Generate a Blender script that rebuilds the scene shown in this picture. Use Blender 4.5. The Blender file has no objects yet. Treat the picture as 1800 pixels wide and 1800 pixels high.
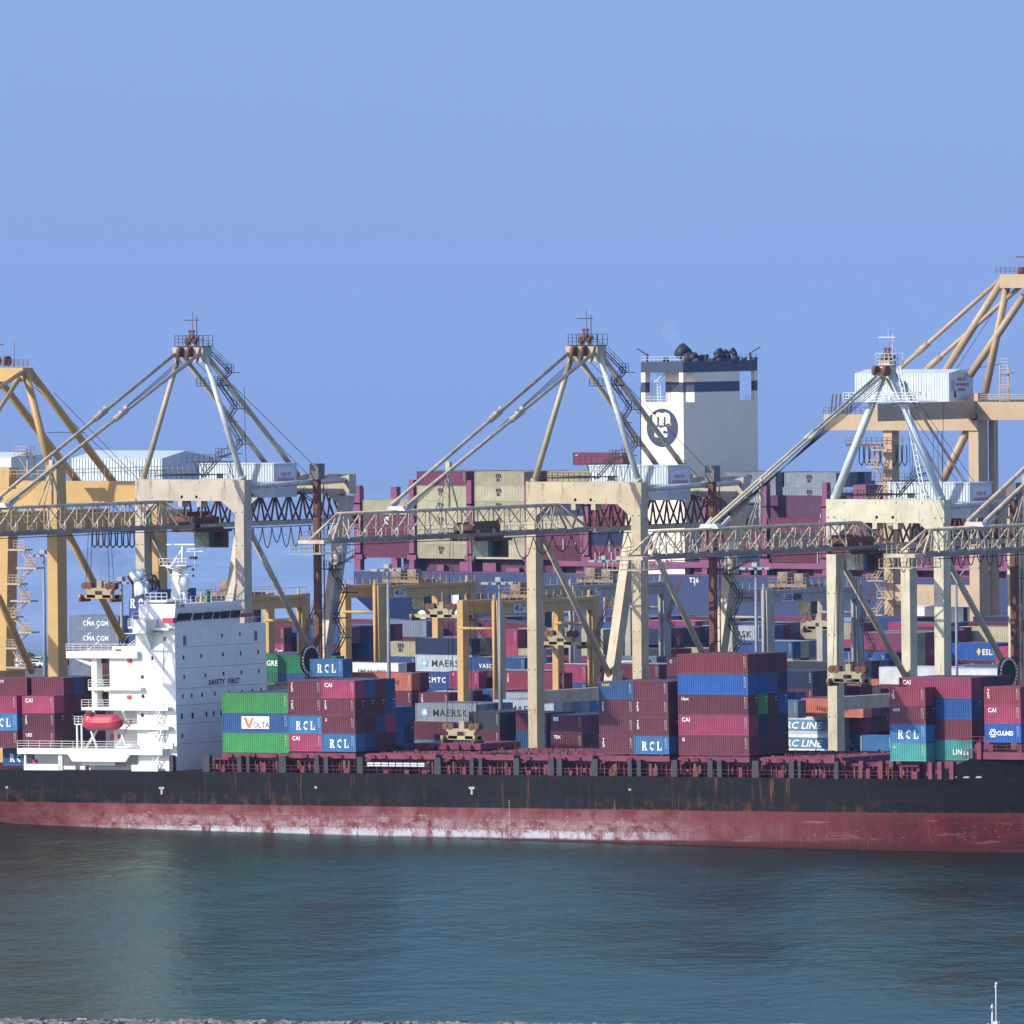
import bpy, bmesh, math, random
import numpy as np
from mathutils import Matrix, Vector
R = random.Random(7)
SC = bpy.context.scene
COL = SC.collection

# ------------------------------------------------------------------ camera
YAW = math.radians(36); F = 19400.; YH = 440.; H = 85.; D0 = 1590.; ROLL = 0.009
_f = np.array([-math.sin(YAW), math.cos(YAW), 0]); _r = np.array([math.cos(YAW), math.sin(YAW), 0])
_p = math.atan((900 - YH) / F)
CAM = -D0 * _f + np.array([0, 0, H])
FWD = _f * math.cos(_p) + np.array([0, 0, -math.sin(_p)])
UP = np.cross(_r, FWD)
RT, UP = (_r * math.cos(ROLL) - UP * math.sin(ROLL), UP * math.cos(ROLL) + _r * math.sin(ROLL))
def proj(p):
    d = np.array(p, float) - CAM; z = d @ FWD
    return 900 + F * (d @ RT) / z, 900 - F * (d @ UP) / z, F / z
def ray(px, py): return FWD + RT * (px - 900) / F - UP * (py - 900) / F
def onP(px, py, ax, v):
    d = ray(px, py); t = (v - CAM[ax]) / d[ax]; return CAM + t * d
def onY(px, py, Y): return onP(px, py, 1, Y)
def onX(px, py, X): return onP(px, py, 0, X)
def onZ(px, py, Z): return onP(px, py, 2, Z)
cd = bpy.data.cameras.new('camera'); cam = bpy.data.objects.new('camera', cd); COL.objects.link(cam)
cam.matrix_world = Matrix(((RT[0], UP[0], -FWD[0], CAM[0]), (RT[1], UP[1], -FWD[1], CAM[1]), (RT[2], UP[2], -FWD[2], CAM[2]), (0, 0, 0, 1)))
cd.sensor_width = 36; cd.lens = F / 1800 * 36; cd.clip_start = 5; cd.clip_end = 90000
SC.camera = cam
# ------------------------------------------------------------------ sky, sun, exposure
sdir = Vector((-0.53, -0.85, 0)).normalized(); ELEV = math.radians(29)
SUN = Vector((sdir.x * math.cos(ELEV), sdir.y * math.cos(ELEV), math.sin(ELEV)))
w = bpy.data.worlds.new('World'); SC.world = w; w.use_nodes = True
nt = w.node_tree; nt.nodes.clear()
sky = nt.nodes.new('ShaderNodeTexSky'); sky.sky_type = 'NISHITA'; sky.sun_disc = False
sky.sun_elevation = ELEV; sky.sun_rotation = math.atan2(sdir.x, sdir.y); sky.air_density = 1.2; sky.dust_density = 0.6; sky.ozone_density = 3.0
tint = nt.nodes.new('ShaderNodeMix'); tint.data_type = 'RGBA'; tint.blend_type = 'MULTIPLY'; tint.inputs[0].default_value = 1
tint.inputs[7].default_value = (1.19, 1.08, 1.25, 1)
bg = nt.nodes.new('ShaderNodeBackground'); bg.inputs[1].default_value = 0.15
wo = nt.nodes.new('ShaderNodeOutputWorld')
tcw = nt.nodes.new('ShaderNodeTexCoord'); spw = nt.nodes.new('ShaderNodeSeparateXYZ'); cbw = nt.nodes.new('ShaderNodeCombineXYZ')
nt.links.new(tcw.outputs['Generated'], spw.inputs[0]); nt.links.new(spw.outputs[0], cbw.inputs[0]); nt.links.new(spw.outputs[1], cbw.inputs[1])
fc_ = nt.nodes.new('ShaderNodeFloatCurve')              # the hazy horizon shows the even blue of the sky higher up
cv_ = fc_.mapping.curves[0]; cv_.points[0].location = (0, .40); cv_.points[1].location = (1, 1)
for x_, y_ in ((.024, .375), (.06, .38), (.16, .19), (.3, .31)): cv_.points.new(x_, y_)  # dip adds a brighter sky band above the frame as fill for shaded walls
fc_.mapping.update(); nt.links.new(spw.outputs[2], fc_.inputs['Value']); zz_ = fc_.outputs[0]
nt.links.new(zz_, cbw.inputs[2]); nt.links.new(cbw.outputs[0], sky.inputs[0])
nt.links.new(sky.outputs[0], tint.inputs[6]); nt.links.new(tint.outputs[2], bg.inputs[0]); nt.links.new(bg.outputs[0], wo.inputs[0])
sl = bpy.data.lights.new('sun', 'SUN'); sl.energy = 4.4; sl.angle = math.radians(0.5); sl.color = (1, 0.93, 0.80)
so = bpy.data.objects.new('sun', sl); COL.objects.link(so); so.rotation_euler = SUN.to_track_quat('Z', 'Y').to_euler(); so.location = (0, 0, 300)
SC.view_settings.view_transform = 'Standard'; SC.view_settings.look = 'None'; SC.view_settings.gamma = 1
SC.view_settings.exposure = 0.22
SC.render.engine = 'CYCLES'; SC.cycles.use_denoising = True; SC.cycles.max_bounces = 6
SC.cycles.volume_bounces = 0; SC.cycles.volume_step_rate = 4
HAZE = 2.0e-5

# ------------------------------------------------------------------ materials
_M = {}
def pm(name, rgb, rough=0.6, var=0.18, rust=0.0, scale=0.6, metal=0.0, rnd=0.0, spec=0.4, streak=0.0, rustcol=(0.16, 0.06, 0.03)):
    if name in _M: return _M[name]
    k_ = 0.95 if 'white' in name or 'sheet' in name or 'cream' in name and 'funnel' in name else 0.72
    rgb = tuple(x * k_ for x in rgb)
    m = bpy.data.materials.new(name); m.use_nodes = True; t = m.node_tree; N = t.nodes; L = t.links
    b = N['Principled BSDF']; b.inputs['Roughness'].default_value = rough; b.inputs['Metallic'].default_value = metal
    b.inputs['Specular IOR Level'].default_value = spec
    tc = N.new('ShaderNodeTexCoord'); src = tc.outputs['Object']
    n1 = N.new('ShaderNodeTexNoise'); n1.inputs['Scale'].default_value = scale; n1.inputs['Detail'].default_value = 6; n1.inputs['Roughness'].default_value = 0.65
    L.new(src, n1.inputs[0])
    mr = N.new('ShaderNodeMapRange'); mr.inputs[1].default_value = 0.3; mr.inputs[2].default_value = 0.7; mr.inputs[3].default_value = 1 - var; mr.inputs[4].default_value = 1 + var
    L.new(n1.outputs[0], mr.inputs[0])
    mx = N.new('ShaderNodeVectorMath'); mx.operation = 'SCALE'; mx.inputs[0].default_value = rgb
    last = mr.outputs[0]
    if rnd > 0:
        oi = N.new('ShaderNodeObjectInfo'); m2 = N.new('ShaderNodeMapRange'); m2.inputs[3].default_value = 1 - rnd; m2.inputs[4].default_value = 1 + rnd
        L.new(oi.outputs['Random'], m2.inputs[0]); mm = N.new('ShaderNodeMath'); mm.operation = 'MULTIPLY'
        L.new(last, mm.inputs[0]); L.new(m2.outputs[0], mm.inputs[1]); last = mm.outputs[0]
    L.new(last, mx.inputs['Scale']); out = mx.outputs[0]
    if rust > 0:
        mp = N.new('ShaderNodeMapping'); mp.inputs['Scale'].default_value = (1.3, 1.3, 0.28 if streak else 1.3); L.new(src, mp.inputs[0])
        n2 = N.new('ShaderNodeTexNoise'); n2.inputs['Scale'].default_value = scale * 2.2; n2.inputs['Detail'].default_value = 8; n2.inputs['Roughness'].default_value = 0.72
        L.new(mp.outputs[0], n2.inputs[0])
        r2 = N.new('ShaderNodeMapRange'); r2.inputs[1].default_value = 0.66 - rust * 0.3; r2.inputs[2].default_value = 0.78 - rust * 0.22
        r2.inputs[4].default_value = 0.85; L.new(n2.outputs[0], r2.inputs[0])
        mi = N.new('ShaderNodeMix'); mi.data_type = 'RGBA'; mi.inputs[7].default_value = (*rustcol, 1)
        L.new(r2.outputs[0], mi.inputs[0]); L.new(out, mi.inputs[6]); out = mi.outputs[2]
    L.new(out, b.inputs['Base Color'])
    _M[name] = m; return m

class MB:
    def __init__(s): s.v = []; s.f = []; s.m = []; s.sm = []
    def add(s, vs, fs, m=0, smooth=False):
        o = len(s.v); s.v += [tuple(map(float, p)) for p in vs]
        for f in fs: s.f.append([o + i for i in f]); s.m.append(m); s.sm.append(smooth)
        return s
    def box(s, x0, x1, y0, y1, z0, z1, m=0):
        x0, x1 = min(x0, x1), max(x0, x1); y0, y1 = min(y0, y1), max(y0, y1); z0, z1 = min(z0, z1), max(z0, z1)
        return s.add([(x0, y0, z0), (x1, y0, z0), (x1, y1, z0), (x0, y1, z0), (x0, y0, z1), (x1, y0, z1), (x1, y1, z1), (x0, y1, z1)],
              [(0, 3, 2, 1), (4, 5, 6, 7), (0, 1, 5, 4), (1, 2, 6, 5), (2, 3, 7, 6), (3, 0, 4, 7)], m)
    def bar(s, p, q, w=0.2, h=0.2, m=0, w2=None, h2=None):
        p = Vector(p); q = Vector(q); d = (q - p).normalized(); u = Vector((0, 0, 1)) if abs(d.z) < 0.93 else Vector((1, 0, 0))
        a = d.cross(u).normalized(); b = a.cross(d); w2 = w if w2 is None else w2; h2 = h if h2 is None else h2
        vs = [p - a * w / 2 - b * h / 2, p + a * w / 2 - b * h / 2, p + a * w / 2 + b * h / 2, p - a * w / 2 + b * h / 2,
              q - a * w2 / 2 - b * h2 / 2, q + a * w2 / 2 - b * h2 / 2, q + a * w2 / 2 + b * h2 / 2, q - a * w2 / 2 + b * h2 / 2]
        return s.add(vs, [(0, 3, 2, 1), (4, 5, 6, 7), (0, 1, 5, 4), (1, 2, 6, 5), (2, 3, 7, 6), (3, 0, 4, 7)], m)
    def leg(s, p, q, wx, wy, wx2=None, wy2=None, m=0):
        p = Vector(p); q = Vector(q); wx2 = wx if wx2 is None else wx2; wy2 = wy if wy2 is None else wy2
        c = [(-1, -1), (1, -1), (1, 1), (-1, 1)]
        vs = [p + Vector((a * wx / 2, b * wy / 2, 0)) for a, b in c] + [q + Vector((a * wx2 / 2, b * wy2 / 2, 0)) for a, b in c]
        return s.add(vs, [(0, 3, 2, 1), (4, 5, 6, 7), (0, 1, 5, 4), (1, 2, 6, 5), (2, 3, 7, 6), (3, 0, 4, 7)], m)
    def tube(s, p, q, r, n=7, m=0, r2=None, caps=True):
        p = Vector(p); q = Vector(q); r2 = r if r2 is None else r2; d = (q - p).normalized()
        u = Vector((0, 0, 1)) if abs(d.z) < 0.93 else Vector((1, 0, 0)); a = d.cross(u).normalized(); b = a.cross(d)
        vs = []
        for c, rr in ((p, r), (q, r2)):
            for i in range(n):
                t = 2 * math.pi * i / n; vs.append(c + a * math.cos(t) * rr + b * math.sin(t) * rr)
        s.add(vs, [(i, (i + 1) % n, n + (i + 1) % n, n + i) for i in range(n)], m, True)
        if caps:
            o = len(s.v) - 2 * n
            s.f += [[o + i for i in range(n)][::-1], [o + n + i for i in range(n)]]; s.m += [m, m]; s.sm += [False, False]
        return s
    def path(s, pts, r, n=5, m=0):
        for a, b in zip(pts, pts[1:]): s.tube(a, b, r, n, m, caps=False)
        return s
    def prism(s, pts, ext, m=0):
        n = len(pts); e = Vector(ext); vs = [Vector(p) for p in pts] + [Vector(p) + e for p in pts]
        return s.add(vs, [list(range(n))[::-1], list(range(n, 2 * n))] + [(i, (i + 1) % n, n + (i + 1) % n, n + i) for i in range(n)], m)
    def rail(s, p, q, h=1.1, step=1.6, t=0.06, m=0, mid=1):
        p = Vector(p); q = Vector(q); n = max(1, int((q - p).length / step)); z = Vector((0, 0, 1))
        for i in range(n + 1):
            c = p + (q - p) * i / n; s.bar(c, c + z * h, t, t, m)
        for k in range(mid + 1): s.bar(p + z * h * (k + 1) / (mid + 1), q + z * h * (k + 1) / (mid + 1), t, t, m)
        return s
    def stair(s, p, q, w=0.9, m=0, rail=True, wd=(0, 1, 0)):
        p = Vector(p); q = Vector(q); a = Vector(wd) * w / 2; n = max(2, int((q - p).length / 0.8))
        for g in (-1, 1):
            s.bar(p + a * g, q + a * g, 0.07, 0.16, m)
            if rail: s.bar(p + a * g + Vector((0, 0, 1)), q + a * g + Vector((0, 0, 1)), 0.06, 0.06, m)
        for i in range(n + 1):
            c = p + (q - p) * i / n; s.bar(c - a, c + a, 0.24, 0.05, m)
            if rail and i % 3 == 0:
                for g in (-1, 1): s.bar(c + a * g, c + a * g + Vector((0, 0, 1)), 0.05, 0.05, m)
        return s
    def ball(s, c, r, m=0, n=10, sz=1.0):
        vs = []; k = n // 2
        for i in range(k + 1):
            t = math.pi * i / k
            for j in range(n):
                a = 2 * math.pi * j / n; vs.append((c[0] + r * math.sin(t) * math.cos(a), c[1] + r * math.sin(t) * math.sin(a), c[2] + r * sz * math.cos(t)))
        return s.add(vs, [(i * n + j, (i + 1) * n + j, (i + 1) * n + (j + 1) % n, i * n + (j + 1) % n) for i in range(k) for j in range(n)], m, True)
    def mesh(s, name, mats):
        me = bpy.data.meshes.new(name); me.from_pydata(s.v, [], s.f)
        for m in (mats if isinstance(mats, (list, tuple)) else [mats]): me.materials.append(m)
        me.polygons.foreach_set('material_index', s.m); me.polygons.foreach_set('use_smooth', s.sm); me.update(); return me
    def build(s, name, mats, parent=None, **kw):
        o = bpy.data.objects.new(name, s.mesh(name, mats)); COL.objects.link(o)
        if parent is not None: o.parent = parent
        for k, v in kw.items(): o[k] = v
        return o
def thing(name, label, cat, loc=(0, 0, 0), group=None):
    o = bpy.data.objects.new(name, None); COL.objects.link(o); o.location = loc; o['label'] = label; o['category'] = cat
    if group: o['group'] = group
    return o
def tag(o, label, cat, group=None):
    o['label'] = label; o['category'] = cat
    if group: o['group'] = group
    return o
_T = {}
def text_data(s, bold=0.0, space=1.0, align='LEFT', shear=0.0, sx=1.0):
    k = (s, bold, space, align, shear, sx)
    if k in _T: return _T[k]
    c = bpy.data.curves.new('lettering', 'FONT'); c.body = s; c.offset = bold; c.space_character = space; c.align_x = align; c.shear = shear; c.resolution_u = 2
    c.size = 1.38; o = bpy.data.objects.new('lettering', c); COL.objects.link(o)
    bpy.context.view_layer.update()
    me = bpy.data.meshes.new_from_object(o.evaluated_get(bpy.context.evaluated_depsgraph_get()))
    bpy.data.objects.remove(o); bpy.data.curves.remove(c)
    for v in me.vertices: v.co = (v.co.x * sx, 0, v.co.y)          # stands in XZ, faces -Y
    me.materials.clear(); me.name = 'lettering'
    _T[k] = me; return me
_TM = {}
def lettering(s, h, loc, mat, parent, rotz=0, **kw):
    base = s if isinstance(s, bpy.types.Mesh) else text_data(s, **kw)
    key = (base.name, mat.name)
    if key not in _TM:
        me = base.copy(); me.materials.append(mat); _TM[key] = me
    o = bpy.data.objects.new('lettering', _TM[key]); COL.objects.link(o); o.parent = parent
    o.location = loc; o.scale = (h, h, h); o.rotation_euler = (0, 0, rotz); return o
def flat(polys, name):
    m = MB()
    for p in polys: m.add([(x, 0, z) for x, z in p], [list(range(len(p)))])
    me = m.mesh(name, []); return me
def rect(x0, x1, z0, z1): return [(x0, z0), (x1, z0), (x1, z1), (x0, z1)]
def arc(cx, cz, r0, r1, a0, a1, n=10, kx=1.0):
    out = []
    for i in range(n):
        a, b = math.radians(a0 + (a1 - a0) * i / n), math.radians(a0 + (a1 - a0) * (i + 1) / n)
        out.append([(cx + kx * r0 * math.cos(a), cz + r0 * math.sin(a)), (cx + kx * r1 * math.cos(a), cz + r1 * math.sin(a)), (cx + kx * r1 * math.cos(b), cz + r1 * math.sin(b)), (cx + kx * r0 * math.cos(b), cz + r0 * math.sin(b))])
    return out
def _rcl(first='R'):
    P = []
    P += [rect(0, .34, 0, .1), rect(.08, .28, 0, 1), rect(0, .3, .9, 1)] + arc(.34, .74, .11, .26, -90, 90, 8, 1.1) + [[(.34, .48), (.5, .48), (.66, .1), (.46, .1)], rect(.42, .76, 0, .1)]
    o = 1.12
    P += arc(o + .36, .5, .30, .5, 60, 170, 8, .72) + arc(o + .36, .5, .30, .5, 190, 300, 8, .72) + [rect(o + .58, o + .64, .66, .96)]
    o = 2.12
    P += [rect(o, o + .32, 0, .1), rect(o + .06, o + .25, 0, 1), rect(o, o + .32, .9, 1), rect(o + .34, o + .62, 0, .1), rect(o + .56, o + .64, 0, .34)]
    return flat(P, 'lettering_stencil')
RCL = _rcl()
def star(n=7):
    P = [rect(-.62, .62, -.62, .62)]
    return flat(P, 'emblem_panel'), flat([[(0.55 * math.cos(a), 0.55 * math.sin(a)), (0.13 * math.cos(a + .45), 0.13 * math.sin(a + .45)), (0, 0), (0.13 * math.cos(a - .45), 0.13 * math.sin(a - .45))][::-1] for a in [math.pi / 2 + 2 * math.pi * i / n for i in range(n)]], 'emblem_star')
STARP, STARS = star()

# ------------------------------------------------------------------ colours
white = pm('white_paint', (0.83, 0.84, 0.82), 0.45, 0.07, 0.12, 0.35, streak=1, rustcol=(0.42, 0.34, 0.22))
cleanwhite = pm('clean_white_paint', (0.76, 0.76, 0.74), 0.45, 0.04)
cream = pm('cream_crane_paint', (0.62, 0.53, 0.35), 0.5, 0.16, 0.36, 0.3, streak=1, rustcol=(0.26, 0.12, 0.06))
palecream = pm('pale_crane_paint', (0.61, 0.54, 0.43), 0.5, 0.18, 0.36, 0.3, streak=1, rustcol=(0.22, 0.10, 0.06))
chalk = pm('chalky_yellow_crane_paint', (0.72, 0.68, 0.50), 0.5, 0.18, 0.38, 0.35, streak=1, rustcol=(0.30, 0.16, 0.08))
galv = pm('pale_tube_paint', (0.72, 0.73, 0.70), 0.5, 0.25, 0.35, 0.4, rustcol=(0.30, 0.24, 0.17))
trussp = pm('weathered_truss_paint', (0.62, 0.54, 0.42), 0.6, 0.3, 0.45, 0.5, rustcol=(0.15, 0.06, 0.04))
rusty = pm('rusty_steel', (0.19, 0.085, 0.055), 0.8, 0.35, 0.4, 0.8, rustcol=(0.05, 0.03, 0.03))
orange = pm('orange_crane_paint', (0.66, 0.43, 0.16), 0.5, 0.10, 0.12, 0.25, streak=1, rustcol=(0.3, 0.14, 0.06))
peach = pm('peach_crane_paint', (0.62, 0.46, 0.29), 0.5, 0.10, 0.10, 0.25, streak=1)
rtgp = pm('yellow_gantry_paint', (0.66, 0.43, 0.16), 0.5, 0.12, 0.12, 0.3, streak=1)
rtgg = pm('grey_gantry_paint', (0.45, 0.42, 0.38), 0.5, 0.12, 0.12, 0.3, streak=1)
dark = pm('dark_steel', (0.035, 0.03, 0.035), 0.6, 0.3)
black = pm('black_rubber', (0.012, 0.012, 0.015), 0.7, 0.2)
glass = pm('dark_glass', (0.015, 0.018, 0.024), 0.12, 0.1, spec=0.6)
teal = pm('cabin_green_glass', (0.05, 0.11, 0.12), 0.2, 0.3, spec=0.6)
maroon = pm('deck_maroon_paint', (0.20, 0.030, 0.072), 0.55, 0.25, 0.25, 0.5, rustcol=(0.10, 0.035, 0.03))
deckgrey = pm('hatch_cover_top', (0.10, 0.07, 0.08), 0.8, 0.4, 0.5, 0.4)
hullblack = pm('bulwark_black', (0.035, 0.035, 0.045), 0.6, 0.3, 0.1, 0.5)
navy = pm('far_hull_navy', (0.022, 0.052, 0.16), 0.5, 0.12, 0.1, 0.08, streak=1)
purple = pm('lashing_bridge_purple', (0.27, 0.075, 0.17), 0.6, 0.15, 0.1, 0.3)
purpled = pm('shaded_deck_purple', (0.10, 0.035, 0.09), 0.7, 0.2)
corrw = pm('machinery_house_sheet', (0.58, 0.66, 0.70), 0.4, 0.08, 0.1, 0.5, rustcol=(0.4, 0.42, 0.42))
towerc = pm('funnel_tower_cream', (0.92, 0.82, 0.62), 0.5, 0.05, 0.06, 0.2, streak=1, rustcol=(0.5, 0.38, 0.25))
towerb = pm('funnel_tower_navy', (0.035, 0.06, 0.13), 0.5, 0.12)
bluep = pm('funnel_blue', (0.02, 0.05, 0.20), 0.45, 0.15)
lred = pm('lifeboat_red', (0.60, 0.06, 0.11), 0.35, 0.06)
signw = pm('sign_white', (0.75, 0.72, 0.78), 0.5, 0.03); txtk = pm('lettering_black', (0.02, 0.02, 0.025), 0.6, 0.1); txtw = pm('lettering_white', (0.80, 0.80, 0.78), 0.6, 0.08)
txtr = pm('lettering_red', (0.35, 0.05, 0.10), 0.6, 0.1); txty = pm('lettering_yellow', (0.8, 0.68, 0.05), 0.6, 0.05); txto = pm('lettering_orange', (0.75, 0.22, 0.08), 0.6, 0.05)
txtb = pm('panel_blue', (0.12, 0.30, 0.52), 0.6, 0.05); starb = pm('panel_sky_blue', (0.20, 0.50, 0.72), 0.6, 0.05)
PAL = {
 'maroon': (0.1386, 0.0244, 0.0521), 'dark maroon': (0.0924, 0.0168, 0.042), 'crimson': (0.38, 0.05, 0.13), 'red': (0.24, 0.030, 0.060),
 'blue': (0.0235, 0.0882, 0.252), 'bright blue': (0.05, 0.20, 0.46), 'royal blue': (0.012, 0.10, 0.38), 'navy': (0.0134, 0.0294, 0.0966), 'green': (0.05, 0.30, 0.085), 'dark green': (0.01, 0.17, 0.075),
 'teal': (0.06, 0.33, 0.30), 'grey': (0.27, 0.32, 0.36), 'blue-grey': (0.12, 0.20, 0.27), 'tan': (0.50, 0.46, 0.30), 'orange': (0.62, 0.18, 0.11),
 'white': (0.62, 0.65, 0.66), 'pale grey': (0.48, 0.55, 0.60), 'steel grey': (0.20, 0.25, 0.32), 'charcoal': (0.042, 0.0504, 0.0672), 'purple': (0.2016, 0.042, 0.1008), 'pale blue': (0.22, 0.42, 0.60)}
def cmat(c): return pm('container_' + c.replace(' ', '_').replace('-', '_'), PAL[c], 0.5, 0.20, 0.22, 0.5, rnd=0.2, rustcol=tuple(x * 0.55 + 0.03 for x in PAL[c]))

# ------------------------------------------------------------------ container meshes
W = 2.44
_CM = {}
def cmesh(L, Hh, style='dry'):
    k = (L, Hh, style)
    if k in _CM: return _CM[k]
    m = MB(); d = 0.07; g = 0.16
    m.box(0, L, 0, W, 0, 0.16).box(0, L, 0, W, Hh - 0.12, Hh - 0.03)
    for x in (0, L - g):
        for y in (0, W - g): m.box(x, x + g, y, y + g, 0.16, Hh - 0.12)
    for x in (0, L - 0.18):
        for y in (-0.01, W - 0.17):
            for z in (0, Hh - 0.12): m.box(x - 0.005, x + 0.185, y, y + 0.18, z, z + 0.125)
    if style == 'dry':
        n = int((L - 2 * g) / 0.38); pts = []
        p = (L - 2 * g) / n
        for i in range(n):
            x = g + i * p; pts += [(x, d), (x + p * 0.26, d), (x + p * 0.5, 0.008), (x + p * 0.76, 0.008)]
        pts.append((L - g, d))
        for side in (0, 1):
            vs = []
            for x, y in pts:
                yy = y if side == 0 else W - y; vs += [(x, yy, 0.16), (x, yy, Hh - 0.12)]
            fs = [(2 * i, 2 * i + 2, 2 * i + 3, 2 * i + 1) if side == 0 else (2 * i, 2 * i + 1, 2 * i + 3, 2 * i + 2) for i in range(len(pts) - 1)]
            m.add(vs, fs)
    else:
        m.box(g, L - g, 0.02, W - 0.02, 0.16, Hh - 0.12)
    n = 8; p = (W - 2 * g) / n; vs = []
    prof = []
    for i in range(n): prof += [(g + i * p, 0.05), (g + (i + .3) * p, 0.05), (g + (i + .5) * p, 0.0), (g + (i + .8) * p, 0.0)]
    prof.append((W - g, 0.05))
    for ex in (0, 1):
        vs = []
        for y, dx in prof:
            x = dx + .01 if ex == 0 else L - dx - .01; vs += [(x, y, 0.16), (x, y, Hh - 0.12)]
        fs = [(2 * i, 2 * i + 1, 2 * i + 3, 2 * i + 2) if ex == 0 else (2 * i, 2 * i + 2, 2 * i + 3, 2 * i + 1) for i in range(len(prof) - 1)]
        m.add(vs, fs)
    _CM[k] = m; return m
_CMM = {}
def cmesh_m(L, Hh, style, c):
    k = (L, Hh, style, c)
    if k not in _CMM: _CMM[k] = cmesh(L, Hh, style).mesh('container', cmat(c))
    return _CMM[k]
_DM = {}
def door_mesh(Hh, c):
    if (Hh, c) not in _DM:
        m = MB()
        for y0 in (0.14, W / 2 + 0.02):
            y1 = y0 + W / 2 - 0.16; m.box(0, 0.05, y0, y1, 0.18, Hh - 0.14)
            for z in (0.75, 1.3, 1.85): m.box(0.05, 0.065, y0 + 0.05, y1 - 0.05, z, z + 0.06)
            for y in (y0 + 0.25, y1 - 0.25):
                m.box(0.05, 0.1, y - 0.035, y + 0.035, 0.12, Hh - 0.08, 1); m.box(0.1, 0.13, y - 0.05, y + 0.3, 0.95, 1.03, 1)
        m.box(0.05, 0.07, W / 2 + 0.55, W / 2 + 1.0, Hh - 0.55, Hh - 0.42, 2); m.box(0.05, 0.07, W / 2 + 0.6, W / 2 + 0.9, Hh - 1.0, Hh - 0.9, 2)
        _DM[(Hh, c)] = m.mesh('door', [cmat(c), cmat(c), txtw])
    return _DM[(Hh, c)]
_mk = MB()
for i, (a, b) in enumerate([(2.25, 2.12), (2.08, 1.98), (1.9, 1.84), (1.78, 1.66), (1.5, 1.44), (1.38, 1.30), (1.1, 1.03), (0.92, 0.86)]):
    _mk.box(0.0, 0.07, 0, 0.006, b, a)
for i in range(6): _mk.box(0.26, 0.30, 0, 0.006, 0.8 + i * 0.24, 0.93 + i * 0.24)
MARK = _mk.mesh('markings', txtw)
FRAMES = {}
CONT = []
def reg(L, Hh, c, pos, frame='yard', text=None, tier=0, where='', prio=1, door=False, style='dry', row=0):
    CONT.append(dict(L=L, H=Hh, c=c, pos=tuple(map(float, pos)), frame=frame, text=text, tier=tier, where=where, prio=prio, door=door, style=style, row=row)); return CONT[-1]

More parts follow.
